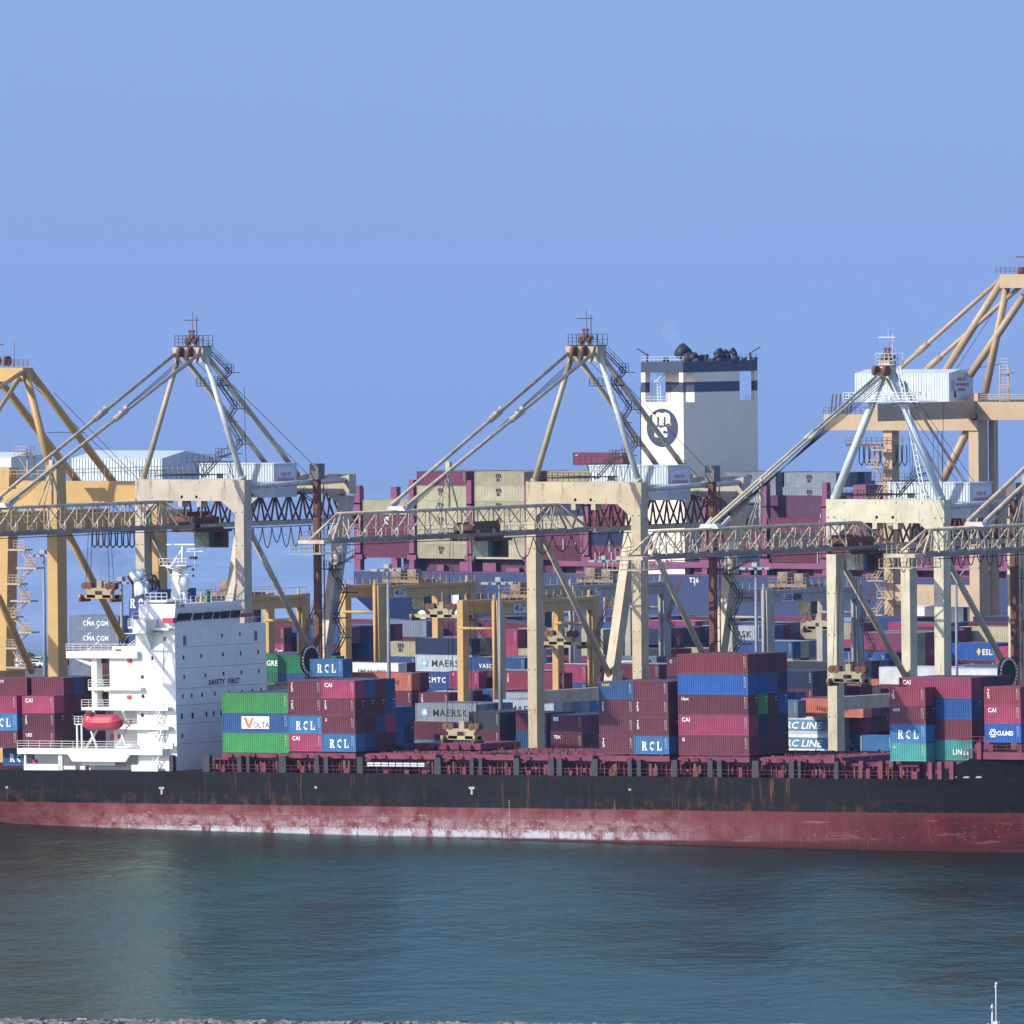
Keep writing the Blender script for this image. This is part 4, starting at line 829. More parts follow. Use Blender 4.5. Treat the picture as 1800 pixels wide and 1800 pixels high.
    m = MB(); truss(m, 0, rear, gu, 2.0, gz, gt + .6, 3.35, .16, 0, 3, top2=1.4); m.box(gu - 2.6, gu + 2.6, rear - .5, rear, gz - .5, gz + .8)
    m.build('girder', [rusty, trussp], c)
    m = MB(); m.box(gu - 2.6, gu + 2.0, tip + .3, tip + 3.0, gz - .3, gz + .2).box(gu - 2.8, gu + 2.8, tip - 1.5, tip + 5.5, gz - 1.75, gz - 1.65)
    for s in (-2.7, 2.7): m.rail((gu + s, tip - 1.5, gz - 1.65), (gu + s, tip + 5.5, gz - 1.65), 1.2, 1.1, .07)
    m.rail((gu - 2.6, tip + .2, gz + .25), (gu - 2.6, tip + 4, gz + .25), 1.1, 1.0, .07); m.build('boom_tip_platform', trussp, c)
    m = MB(); m.prism([(gu - 1.7, sad - .7, gt + .1), (gu - 1.3, sad - .7, gt + .75), (gu + 1.3, sad - .7, gt + .75), (gu + 1.7, sad - .7, gt + .1)], (0, 1.4, 0)).bar((gu + 1.4, sad + .6, gt + .4), (gu + 1.4, sad + 2.6, gt + 1.6), .35, .5).bar((gu - 1.4, sad + .6, gt + .4), (gu - 1.4, sad + 2.2, gt + 1.5), .3, .4)
    m.build('stay_saddle', galv, c)
    sa = Vector((gu, sad, gt + .8))
    for s in (-1, 1):
        top = Vector((gu + s * max(ah, .3), .2, az - 1.2)); bot = sa + Vector((s * (1.4 if ah > 1 else .35), 0, 0)); m = MB().tube(top, bot, stayw * .8, 8)
        mid = top.lerp(bot, .42); m.tube(mid + (top - bot) * .03, mid - (top - bot) * .03, .46 if ah > 1 else .3, 8)
        if ah > 1:
            for q_ in (-1.2, 0, 1.2): m.box(mid.x - .3, mid.x + .3, mid.y + q_ - .12, mid.y + q_ + .12, mid.z + q_ * .6, mid.z + q_ * .6 + .62)
        m.build('forestay', trussp if ah > 1 else legm, c)
    m = MB()
    for k in range(6):
        s = (k - 2.5) * .45; m.tube((gu + s * .8, .4, az - 1.6 - .15 * k), (gu + s, sad + 6 - k * 1.2, gt + 1.0), .055, 4)
    for s in (-1, 1): m.tube((gu + s * 1.2, 1.9, az - 1.5), (gu + s * 1.5, rear - 4, gt + 1.2), .05, 4); 
    m.tube((L1, 1.5, bt + 14), (gu + 4, 9, bt + .2), .04, 4)
    m.build('boom_hoist_ropes', black, c)
    wp = sad + 12.3
    m = MB().tube((gu, wp, gt), (gu, wp, gt + 6.8), .22, 7).box(gu - .35, gu + .35, wp - .3, wp + .3, gt + 5.2, gt + 6.9).tube((gu, wp, gt + 5.3), (gu, wp - 3.4, gt), .1, 5).tube((gu, wp, gt + 5.3), (gu, wp + 2.3, gt), .1, 5)
    for s in (-1, 1): m.tube((gu, wp, gt + 5.0), (gu + s * 1.6, wp, gt), .1, 5)
    m.build('rope_support_post', trussp, c)
    # machinery house
    if house:
        hs = MB(); x0, x1, w0, w1, z0, z1 = gu - 8.7, gu + 5.4, 14, 19.8, bt - 2.5, bt + 2.0
        n = int((x1 - x0) / .5)
        for i in range(n):
            a = x0 + i * (x1 - x0) / n; q = (x1 - x0) / n; hs.box(a, a + q * .55, w0 - .09, w0 + .1, z0, z1)
        hs.box(x0, x1, w0, w1, z0, z1).box(x0 - .15, x1 + .15, w0 - .2, w1 + .2, z1, z1 + .15).box(x0, x1, w0 - .15, w1, z0 - .5, z0)
        ho = hs.build('machinery_house', corrw, c)
        MB().box(x1, x1 + .06, w0 + .7, w1 - .6, z0 + .8, z1 - .5).build('sign', signw, ho)
        for k, (tx_, dz) in enumerate((('PORT OF', 2.75), ('KHORFAKKAN', 1.95), ('SHARJAH', 1.1))):
            lettering(tx_, .52, (x1 + .08, w0 + 1.0 + (.75 if k != 1 else 0), z0 + dz), txtr, ho, math.pi / 2, sx=.82, bold=.02)
        MB().box(x0 + 3.3, x0 + 4.4, w0 - .14, w0 - .1, z0 + 2.4, z0 + 3.1).build('vent', dark, ho)
        wk = MB(); wk.rail((x0 - 3, 3, bt + .05), (x0 + 8, 3, bt + .05), 1.2, 1.0, .07, mid=2)
        for i in range(7): wk.box(x0 + i * 1.1, x0 + i * 1.1 + .12, 3, 12, bt + .5, bt + .6)
        for i in range(9): a = gu - 4 + R.uniform(0, 7); wk.bar((a, 4 + R.uniform(0, 5), bt), (a, 4 + R.uniform(0, 5), bt + 2.6), .07, .07)
        wk.box(gu - 4.5, gu + 3, 4, 9, bt + 2.5, bt + 2.58); wk.rail((gu - 4.5, 4, bt + 2.6), (gu + 3, 4, bt + 2.6), 1.1, 1.0, .06)
        wk.stair((x1 + .8, 20, z0), (x1 + 3.5, 21, gz + 2.5)); wk.build('walkway', dark, c)
    # lift shaft beside the portal
    mu, mw = L1 + 1.35, 17.6
    m = MB().box(mu - .45, mu + .45, mw - .45, mw + .45, .9, bt + .1, 0); m.box(mu - .75, mu + .9, mw - .8, mw + .8, bt - .3, bt + 2.1, 1)
    for z in range(2, 46, 2): m.box(mu + .45, mu + 1.3, mw - .1, mw + .1, z, z + .12, 0)
    m.bar((mu + 1.25, mw, .9), (mu + 1.25, mw, bt - 1), .14, .14, 0).bar((mu + 1.0, mw - .8, .9), (mu + 1.0, mw - .8, bt - 1), .1, .1, 0)
    m.build('lift_shaft', [rusty, pm('lift_head_grey', (.20, .19, .19), .6, .2, .3)], c)
    # trolley and cab
    t = MB(); t.box(gu - 2.3, gu + 2.3, trol - 3, trol + 4, gz - .9, gz - .2)
    for k in range(6): t.tube((gu - 1.8, trol - 2.5 + k * 1.15, gz + .9), (gu + 1.8, trol - 2.5 + k * 1.15, gz + .9), R.uniform(.4, .75), 9)
    for k in range(5): t.box(gu - 2.2 + k * .9, gu - 1.9 + k * .9, trol - 2, trol + 3.6, gz, gz + R.uniform(1, 2.2))
    t.rail((gu - 2.4, trol - 4, gz - .2), (gu - 2.4, trol + 5, gz - .2), 1.1, .8, .07); tr = t.build('trolley', rusty, c)
    MB().box(gu - 2.0, gu + .8, trol + 2.2, trol + 4.8, gz - 3.3, gz - .9).build('operator_cab', teal, tr)
    MB().box(gu - 2.1, gu + 2.0, trol + 4.8, trol + 5.6, gz - 3.4, gz - .6).box(gu - 2.6, gu + 2.6, trol + 1, trol + 5.7, gz - .95, gz - .6).build('cab_frame', rusty, tr)
    # festoon cable loops
    m = MB(); w0 = trol + 6; w1 = rear - 3; n = 12; m.bar((gu + 2.7, tip + 5, gz - .55), (gu + 2.7, rear, gz - .55), .1, .12)
    for i in range(n):
        a = w0 + (w1 - w0) * i / n; b = w0 + (w1 - w0) * (i + 1) / n; sg = R.uniform(2.3, 3.3)
        m.path([(gu + 2.7, a + (b - a) * t / 8, gz - .6 - sg * (1 - (2 * t / 8 - 1) ** 2)) for t in range(9)], .09, 4)
    m.build('festoon_cables', black, c)
    # cable reel
    ru, rw, rz = us + 5.0, 8.5, 20.6
    if label.startswith('left'): ru += .6
    m = MB().tube((ru - .25, rw, rz), (ru + .2, rw, rz), 2.25, 26, 0)
    for k in range(26):
        a = 2 * math.pi * k / 26; m.box(ru + .2, ru + .3, rw + 2.05 * math.cos(a) - .13, rw + 2.05 * math.cos(a) + .13, rz + 2.05 * math.sin(a) - .16, rz + 2.05 * math.sin(a) + .16, 1)
    m.bar((L1, rw, 17), (ru, rw, 17), .5, .5, 0).bar((ru - .5, rw, 16.8), (ru - .5, rw, rz), .5, .5, 0); m.build('cable_reel', [black, txtw], c)
    return c
def spreader(X, Y, z, gu_z, label, col, wid=6.1, words=None, group='container spreaders hanging from cranes', tz=None):
    c = thing('container_spreader', label, 'spreader', (X, Y, z), group); h = wid / 2
    m = MB(); m.box(-h, h, -.5, .5, 0, .55).box(-h, -h + .35, -1.2, 1.2, -.1, .6).box(h - .35, h, -1.2, 1.2, -.1, .6); m.build('spreader_frame', col, c)
    m = MB(); m.box(-2.6, 2.6, -.45, .45, 1.15, 1.6).box(-2.2, -.6, -.5, .5, .1, 1.15).box(.8, 2.4, -.5, .5, .1, 1.15).box(-.4, .5, -.3, .3, 1.6, 2.7).bar((.1, 0, 2.6), (.1, 0, 4.4), .12, .12); m.build('head_block', pm('spreader_pale', (.46, .40, .26), .5, .2, .3), c)
    m = MB()
    for s in (-1, 1):
        for k in (-.45, .45): m.tube((s * 2.3 + k, -.5, 1.9), (s * 2.3 + k, .5, 1.9), .55, 10)
        m.box(s * (h - .3) - .2, s * (h - .3) + .2, -1.25, 1.25, -.5, .2)
    m.rail((.7, -.4, 1.6), (2, -.4, 1.6), 1.1, .6, .07); m.build('sheaves', rusty, c)
    m = MB(); tz = tz or 44
    for s in (-1, 1):
        for k in (-.45, .45): m.tube((s * 1.6 + k * .6, 0, tz - z), (s * 2.3 + k, 0, 2.2), .045, 4)
    m.build('hoist_ropes', black, c)
    if words: lettering(words, .45, (-1.2, -.53, .05), txtk, c, bold=.02)
    return c
gq = 'quay cranes with lattice booms lowered'
cr2 = make_crane(C2X, 'middle cream quay crane with lattice boom, legs either side of the centre', gq, None, cream, palecream)
cr1 = make_crane(-92.2, 'left pale quay crane standing behind the white bridge tower, lattice boom lowered', gq, None, palecream, palecream, trol=1.5)
cr3 = make_crane(34.3, 'right chalky yellow quay crane with a single pointed apex and white tube legs', gq, None, chalk, palecream, bt=45.65, bb=42.3, us=20.5, az=65.3, ah=.45, gu=10.2, gz=39.0, gt=42.5, tip=-63.5, sad=-43.6, rear=30, lean=0, trol=-9, stayw=.24)
cr4 = make_crane(81.0, 'lattice boom of the next quay crane entering at the right edge', gq, None, chalk, palecream, bt=45.65, bb=42.3, us=20.5, az=68, ah=1.4, gu=10.2, gz=39.8, gt=43.2, tip=-65, sad=-46.5, rear=36, lean=0, trol=-20, stayw=.4)
m = MB(); zb_ = onX(1550, 705, 44.5)[2] - 3
m.box(4.0, 17.0, -1.2, 3.5, zb_ - .1, zb_)
for y in (-1.2, 3.5): m.rail((4, y, zb_), (17, y, zb_), 1.2, .9, .07, mid=2)
m.bar((16.5, .5, 45.6), (12.2, .5, zb_ + 5), .12, .12).bar((17.1, .5, 45.6), (12.8, .5, zb_ + 5), .12, .12)
for i in range(24): f_ = i / 24; m.bar((16.5 - 4.3 * f_, .5, 45.6 + (zb_ + 5 - 45.6) * f_), (17.1 - 4.3 * f_, .5, 45.6 + (zb_ + 5 - 45.6) * f_), .07, .07)
m.build('mid_frame_walkway', cleanwhite, cr3)
p = onX(813, 1300, -8.9); spreader(p[0], p[1], p[2], 0, 'yellow spreader hanging just above a raised maroon hatch cover', pm('spreader_yellow', (.54, .44, .20), .5, .15, .2))
p = onX(1492, 1200, 44.5); spreader(p[0], p[1], p[2], 0, 'cream spreader with black lettering hanging beside the right crane leg', pm('spreader_pale', (.46, .40, .26)), words='BROMMA', tz=41)

# orange crane at the left
c0 = thing('quay_crane', 'bright orange crane at the left edge with box girders and thick tubular stays', 'crane', (0, 0, 0), gq)
V = lambda px, py, Y: Vector(onY(px, py, Y))
def seg(m, a, b, r, r2=None, n=10): m.tube(a, b, r, n, r2=r2)
XR = -107.4
MB().leg((XR, 30, 3.5), (XR, 30, 53), 1.95, 2.3).build('waterside_leg', orange, c0)
MB().leg((XR - 27, 30, 3.5), (XR - 27, 30, 53), 1.95, 2.3).build('waterside_leg', orange, c0)
MB().leg((XR, 55, 3.5), (XR, 55, 50), 1.9, 2.2).build('landside_leg', orange, c0)
m = MB(); m.leg((V(2, 1180, 55).x, 55, 3.5), (V(14, 900, 55).x, 55, 52), 2.6, 2.4); m.build('landside_leg', orange, c0)
for X in (XR - 2.6, XR - 19): 
    MB().box(X - .8, X + .8, -14, 66, 42.6, 45.4).build('box_girder', orange, c0)
zt_p, zb_p = V(60, 860, 29).z, V(60, 897, 29).z; MB().box(XR - 30, XR + 1, 29, 31.2, zb_p, zt_p).build('portal_beam', orange, c0)
zt_p, zb_p = V(180, 846, 54).z, V(180, 884, 54).z; MB().box(XR - 27, XR + 2.2, 54, 56.2, zb_p, zt_p).build('landside_beam', orange, c0)
m = MB(); m.box(XR - .7, XR + .7, 31, 55, 18.6, 20.6); m.box(XR - 27.7, XR - 26.3, 31, 55, 18.6, 20.6).box(XR - 27, XR + .7, 54.2, 55.8, 17.2, 19.4); m.build('side_beam', orange, c0)
ap = V(40, 645, 30)
m = MB().box(ap.x - 17, ap.x + .8, 29, 31.5, ap.z - 2.2, ap.z - .1); m.build('apex_beam', orange, c0)
m = MB(); m.rail((ap.x - 12, 29, ap.z), (ap.x + 1.8, 29, ap.z), 1.1, .9, .07, mid=2); m.tube((ap.x - 5.8, 30, ap.z), (ap.x - 5.8, 30, ap.z + 3.4), .14).bar((ap.x - 5.9, 30, ap.z + 3.4), (ap.x - 3.8, 30, ap.z + 3.4), .2, .2); m.tube((ap.x - 1.6, 30, ap.z), (ap.x - 1.6, 30, ap.z + 3.8), .04)
for k in range(4): m.tube((ap.x - 9 + k * 2, 29.6, ap.z + .9), (ap.x - 8.4 + k * 2, 29.6, ap.z + .9), .8, 10)
m.build('apex_platform', rusty, c0)
m = MB(); seg(m, V(45, 655, 30), V(92, 838, 30), .62); m.build('a_frame_leg', orange, c0)
m = MB(); seg(m, Vector((ap.x - 16, 30, ap.z - 1)), Vector((XR - 27, 30, 52)), .62); m.build('a_frame_leg', orange, c0)
m = MB(); seg(m, V(50, 650, 31), V(224, 880, 62), .60); m.build('back_stay', orange, c0)
m = MB(); seg(m, V(-8, 660, 31), V(158, 874, 62), .60); m.build('back_stay', orange, c0)
for a_, b_ in (((38, 655), (-60, 720)), ((34, 665), (-60, 810))):
    m = MB(); seg(m, V(*a_, 29), V(*b_, 6), .34, n=8); m.build('forestay', orange, c0)
m = MB(); seg(m, V(101, 902, 31.5), V(224, 1138, 54), .55); m.build('diagonal_brace', orange, c0)
m = MB(); seg(m, V(-5, 1045, 33), V(56, 1180, 54), .55); m.build('diagonal_brace', orange, c0)
m = MB()
for a_, b_ in (((60, 680), (228, 835)), ((95, 690), (250, 850)), ((82, 760), (150, 760))): m.tube(V(*a_, 40), V(*b_, 58), .045, 4)
m.build('guy_ropes', black, c0)
hx0, hx1 = V(127, 850, 62).x, V(285, 850, 62).x; hz0, hz1 = V(285, 848, 62).z, V(285, 806, 62).z
m = MB(); m.box(hx0, hx1, 62, 75, hz0, hz1); n = 30
for i in range(n): q = (hx1 - hx0) / n; m.box(hx0 + i * q, hx0 + i * q + q * .5, 61.9, 62, hz0, hz1)
m.prism([(hx1, 62, hz1), (hx1, 75, hz1), (hx1, 68, hz1 + 1.1)], (-(hx1 - hx0), 0, 0)); h_ = m.build('machinery_house', corrw, c0)
m = MB(); st = [(38, 965), (58, 997), (30, 1025), (48, 1055), (22, 1083), (50, 1110), (24, 1138), (40, 1172)]
pts = [V(x, y, 52) for x, y in st]
for a_, b_ in zip(pts, pts[1:]): m.stair(a_, b_, 1.0)
for p in pts: m.box(p.x - 2.6, p.x + 1.4, 51, 53, p.z - .25, p.z); m.rail((p.x - .8, 51, p.z), (p.x + 1.4, 51, p.z), 1.3, .6, .07, mid=2)
m.build('leg_stairs', peach, c0)
m = MB(); p = V(50, 800, 44); m.box(p.x - 2, p.x + 2, 43, 46, p.z - .1, p.z); m.rail((p.x - 2, 43, p.z), (p.x + 2, 43, p.z), 1.3, .7, .08, mid=2)
for s in (-.2, 1.1): m.bar((p.x + s, 44, 51), (p.x + s, 44, p.z), .22, .22)
m.bar((p.x - 2, 44, p.z), (p.x, 44, p.z - 3), .12, .12)
m.rail((XR - 27, 29, 51.1), (XR, 29, 51.1), 1.1, 1.3, .07, mid=1); m.rail((XR - 1.7, 31, 51.1), (XR - 1.7, 65, 51.1), 1.1, 1.3, .07, mid=1); m.build('girder_walkway', peach, c0)
m = MB(); zr, wr_ = 24.8, 42
m.tube((XR + 4.4, wr_, zr), (XR + 4.8, wr_, zr), 2.25, 26)
for k in range(26): a = 2 * math.pi * k / 26; m.box(XR + 4.8, XR + 4.9, wr_ + 2.05 * math.cos(a) - .13, wr_ + 2.05 * math.cos(a) + .13, zr + 2.05 * math.sin(a) - .16, zr + 2.05 * math.sin(a) + .16, 1)
m.bar((XR, wr_, 20), (XR + 4.6, wr_, 20), .5, .5).bar((XR + 4.3, wr_, 20), (XR + 4.3, wr_, zr), .4, .4)
m.build('cable_reel', [black, txtw], c0)
m = MB(); tx0 = V(190, 935, 42)
for i in range(7): a = V(163 + i * 11, 935, 44); m.path([(a.x, 44 , a.z), (a.x - .15, 44, a.z - 2.0), (a.x + .35, 44, a.z - 2.4), (a.x + .8, 44, a.z - 2.0), (a.x + .7, 44, a.z)], .11, 5)
m.bar((V(155, 935, 44).x, 44, tx0.z), (V(245, 935, 44).x, 44, tx0.z), .2, .2); m.build('festoon_cables', black, c0)
p = onY(176, 1052, 40); spreader(p[0], p[1], p[2], 0, 'orange spreader with four sheaves hanging over the sea gap at the left', orange, 6.6, tz=46)
h2 = V(20, 850, 62); c00 = thing('quay_crane', 'grey machinery house and girder of a further orange crane cut by the left edge', 'crane', (0, 0, 0), gq)
m = MB().box(h2.x - 16, h2.x, 62, 70.5, hz0, hz1).prism([(h2.x, 62, hz1), (h2.x, 70.5, hz1), (h2.x, 66, hz1 + .8)], (-16, 0, 0)); m.build('machinery_house', corrw, c00)
MB().box(h2.x - 14, h2.x + 1, 60, 73, 45.5, hz0).build('box_girder', orange, c00); MB().leg((h2.x - 13, 66, 3.2), (h2.x - 13, 66, 46), 2, 2).build('landside_leg', orange, c00)

# peach crane on the far quay, right
YR = 445.; cR = thing('quay_crane', 'tall peach coloured crane on the far quay at upper right, boom reaching away', 'crane', (0, 0, 0), 'quay cranes serving the far ship')
VR = lambda px, py, Y=YR: Vector(onY(px, py, Y))
lx, rx = VR(1569, 1100).x, VR(1722, 1100).x
zt_ = VR(1722, 708).z
for x in (lx, rx):
    MB().leg((x, YR, 3.2), (x, YR, zt_ - 2.5), 2.0, 2.4).build('landside_leg', peach, cR) if x == lx else None
MB().leg((rx + 1.3, YR + 3.2, 3.2), (rx + 1.3, YR + 3.2, zt_ - 2), 1.2, 1.4).build('rear_leg', peach, cR)
MB().leg((rx, YR, 3.2), (rx, YR, zt_ + 1.8), 2.2, 3.2).build('waterside_leg', peach, cR)
g0, g1 = VR(1460, 715).x, rx + 60
for dy in (0,):
    m = MB(); m.box(rx - .9, rx + .9, YR - 35, YR + 60, zt_ - 2.9, zt_ + .4); m.box(lx - 14, rx + 1.2, YR - 2, YR + .5, zt_ - 5.2, zt_ - 2.2).box(rx, rx + 24, YR - 2, YR, zt_ - 3.2, zt_ + .2)
    m.build('box_girder', peach, cR)
MB().box(lx + 1, rx - 1, YR - .9, YR + .9, VR(1650, 1064).z, VR(1650, 1028).z).build('side_beam', peach, cR)
m = MB().box(lx - 9, lx - 1.2, YR - 2, YR, zt_ - 8.2, zt_ - 7.8)
m.rail((lx - 9, YR - 2, zt_ - 7.8), (lx + 4, YR - 2, zt_ - 7.8), 1.2, 1.1, .08); m.rail((lx - 14, YR - 2, zt_ - 2.1), (lx - 2, YR - 2, zt_ - 2.1), 1.2, 1.1, .08)
for i in range(6): m.bar((lx - 13 + i * .9, YR - 1, zt_ - 2), (lx - 12.6 + i * .9, YR - 1, zt_ + 1.6), .2, .2)
m.build('rear_platform', rusty, cR)
m = MB()
for i in range(9): x = lx - 6.5 + i * .95 * 1.3; m.path([(x, YR - 1, zt_ - 8), (x - .2, YR - 1, zt_ - 11.2), (x + .4, YR - 1, zt_ - 11.9), (x + .9, YR - 1, zt_ - 11), (x + .8, YR - 1, zt_ - 8)], .12, 4)
m.build('festoon_cables', black, cR)
ax_ = VR(1780, 478)
m = MB().box(ax_.x - 1.6, ax_.x + 10, YR - 2, YR + 1, ax_.z - 3, ax_.z - .4); m.build('apex_beam', peach, cR)
m = MB(); m.rail((ax_.x - 2.4, YR - 2, ax_.z - .3), (ax_.x + 8, YR - 2, ax_.z - .3), 1.2, 1, .08, mid=2); m.tube((ax_.x + 1.6, YR, ax_.z), (ax_.x + 2.8, YR, ax_.z), .9, 10).bar((ax_.x + .8, YR, ax_.z + 2.8), (ax_.x + 4, YR, ax_.z + 2.8), .25, .25).bar((ax_.x + 3, YR, ax_.z), (ax_.x + 3, YR, ax_.z + 3), .25, .25); m.build('apex_platform', rusty, cR)
for a_, b_, r_ in (((1768, 485), (1660, 655), .75), ((1772, 495), (1732, 690), .72), ((1800, 520), (1705, 660), .72)):
    m = MB(); seg(m, VR(*a_), VR(*b_), r_); m.build('back_stay', peach, cR)
for a_, b_ in (((1762, 488), (1568, 660)), ((1800, 498), (1582, 690))):
    m = MB(); seg(m, VR(*a_), VR(*b_), .42); k = VR(*a_).lerp(VR(*b_), .72); d = (VR(*a_) - VR(*b_)) * .05; seg(m, k - d, k + d, .6); m.build('rear_tie', peach, cR)
m = MB(); seg(m, VR(1708, 742), VR(1655, 850), .8); m.build('diagonal_brace', peach, cR)
m = MB(); n = 36; x0, x1 = VR(1503, 690, YR - 6).x, VR(1668, 690, YR - 6).x; z0_, z1_ = VR(1668, 707, YR - 6).z, VR(1668, 656, YR - 6).z
m.box(x0, x1, YR - 6, YR + 2.2, z0_, z1_); m.prism([(x1, YR - 6, z1_), (x1, YR + 2.2, z1_), (x1, YR - 2, z1_ + .7)], (x0 - x1, 0, 0))
for i in range(n): q = (x1 - x0) / n; m.box(x0 + i * q, x0 + i * q + q * .5, YR - 6.08, YR - 6, z0_, z1_)
ho = m.build('machinery_house', corrw, cR)
for k, tx_ in enumerate(('PORT OF', 'KHORFAKKAN', 'SHARJAH')): lettering(tx_, .62, (x1 + .07, YR - 3.6 + (.5 if k != 1 else 0), z1_ - 1.5 - k * .95), txtr, ho, math.pi / 2, sx=.75, bold=.02)
MB().box(x1, x1 + .05, YR - 5.2, YR - 4.0, z1_ - 3.2, z1_ - 1.2).build('sign', pm('sign_pale_blue', (.35, .5, .72), .5), ho)
MB().box(x1 + .02, x1 + .06, YR - 4.3, YR - 3.6, z0_ + .9, z0_ + 2.2).build('window', glass, ho)
MB().box(x0 + 10, x0 + 11.5, YR - 7, YR - 6, z0_ + 1.6, z0_ + 4).build('vent_box', corrw, ho)
m = MB()
p = VR(1770, 655); m.box(p.x - .9, p.x + 2, YR - 2, YR, p.z - .1, p.z).rail((p.x - .9, YR - 2, p.z - 3.4), (p.x + 2, YR - 2, p.z - 3.4), 1.1, .7, .08)
for s in (-.9, 1.0): m.bar((p.x + s, YR - 1, zt_ + .3), (p.x + s, YR - 1, p.z + 1.5), .22, .22)
for i in range(14): m.bar((p.x - .9, YR - 1, zt_ + .5 + i * .6), (p.x + 1, YR - 1, zt_ + .5 + i * .6), .1, .1)
m.rail((rx + 2, YR - 2, zt_ + .4), (rx + 12, YR - 2, zt_ + .4), 1.2, 1.1, .08, mid=2)
m.build('service_tower', peach, cR)
m = MB(); ys = [820, 850, 885, 920, 955, 990, 1020, 1050, 1080, 1110, 1140]; pts = [VR(1556 if i % 2 else 1538, y, YR - 3) for i, y in enumerate(ys)]
pts = [VR(1545, 790, YR - 3)] + pts
for a_, b_ in zip(pts, pts[1:]): m.stair(a_, b_, 1.0)
for p in pts: m.box(p.x - 1.2, p.x + 2.4, YR - 4, YR - 2, p.z - .2, p.z); m.rail((p.x - 1.2, YR - 4, p.z), (p.x + 1.2, YR - 4, p.z), 1.2, .8, .08)
m.build('leg_stairs', peach, cR)
m = MB()
for px in (1598, 1603, 1640, 1648, 1655): m.tube(VR(px, 745), VR(px + 2, 860), .05, 4)
m.tube(VR(1760, 640), VR(1640, 660), .05, 4).tube(VR(1752, 540), VR(1680, 650), .05, 4); m.build('hoist_ropes', black, cR)

# ------------------------------------------------------------------ rubber-tyred yard gantries
def rtg_meshes(paint):
    S_, U_, Z_ = 26.7, 7.3, 24.6
    P = {}
    for k, (u, w) in enumerate(((0, 0), (U_, 0), (0, S_), (U_, S_))):
        m = MB().leg((u, w, 1.2), (u, w, Z_ + .0), 1.15, 1.7, 1.2, 2.4 if u else 1.7)
        if u: m.tube((u, w - 1.5 if w == 0 else w - 1.5, 1), (u, w - 1.3, Z_ + 1), .25, 7)
        P['leg%d' % k] = m
    for k, u in enumerate((0, U_)):
        m = MB().box(u - .55, u + .55, -.6, S_ + .6, Z_ - 2.3, Z_ - .1); m.rail((u + .7, 0, Z_), (u + .7, S_, Z_), 1.1, 2.0, .08, mid=0); m.bar((u + .9, 1, Z_ - .5), (u + .9, S_, Z_ - .5), .15, .3); P['girder%d' % k] = m
    for k, w in enumerate((0, S_)):
        P['tie%d' % k] = MB().tube((0, w - .8, Z_ - 4.6), (U_, w - .8, Z_ - 4.6), .24, 8); P['sill%d' % k] = MB().box(-1.5, U_ + 1.5, w - .7, w + .7, .9, 2.1)
    m = MB()
    for w in (0, S_):
        for u in (-.8, .9, U_ - .9, U_ + .8): m.tube((u, w - .35, .75), (u, w + .35, .75), .75, 12)
    P['wheels'] = m
    m = MB(); a = 11; m.box(-.2, U_ + .2, a, a + 5, Z_ + .1, Z_ + .6).box(1, 3, a + 1, a + 3.4, Z_ + .6, Z_ + 2.6).box(4.4, 6.2, a + 1, a + 2.8, Z_ + .6, Z_ + 2.4)
    m.tube((2, a + 3, Z_ + 1.3), (5.5, a + 3, Z_ + 1.3), .7, 10).rail((-.2, a, Z_ + .6), (U_ + .2, a, Z_ + .6), 1.1, .9, .08, mid=1); P['trolley'] = m
    m = MB().box(2.4, 5.0, a + 5, a + 7, Z_ - 4.6, Z_ - 2.2); P['cab'] = m
    m = MB(); pz = [2, 6, 10, 14, 18, Z_]
    for i in range(5): m.stair((U_ + 1.4 + (2.6 if i % 2 else 0), S_ - 1, pz[i]), (U_ + 1.4 + (0 if i % 2 else 2.6), S_ - 1, pz[i + 1]), .7)
    P['stairs'] = m
    return P
_RT = {}
def make_rtg(X, Y, label, paint, num, words='40.6T'):
    c = thing('yard_gantry_crane', label, 'gantry crane', (X, Y, 3), 'rubber tyred gantries over the container yard')
    if paint.name not in _RT:
        P = rtg_meshes(paint); nm = {'l': 'leg', 'g': 'girder', 't': 'end_tie'}
        _RT[paint.name] = [((k.rstrip('0123') if k not in ('cab',) else 'operator_cab'), m.mesh(k, {'wheels': black, 'trolley': pm('gantry_machinery', (.34, .27, .19), .6, .5, .6, 1.2), 'cab': glass, 'stairs': rusty}.get(k, paint))) for k, m in P.items()]
    for n_, me in _RT[paint.name]:
        o = bpy.data.objects.new({'tie': 'end_tie', 'sill': 'sill_beam', 'stairs': 'access_stairs'}.get(n_, n_), me); COL.objects.link(o); o.parent = c
    MB().box(7.87, 7.9, 3.4, 6.8, 22.5, 24.0).build('sign', signw, c); lettering(words, 1.0, (7.93, 3.6, 22.75), txtk, c, math.pi / 2, bold=.03, sx=.95)
    MB().box(7.93, 7.96, -.6, .6, 5.4, 6.8).build('number_plate', signw, c); lettering(num, .9, (7.99, -.45, 5.65), txtk, c, math.pi / 2, bold=.015, space=1.05)
    return c
def at(px, s, fwd=None):   # ground point for a scale s (pixels per metre) at column px
    D = F / s; q = CAM + _f * D + _r * ((px - 900) / s); return q[0], q[1]
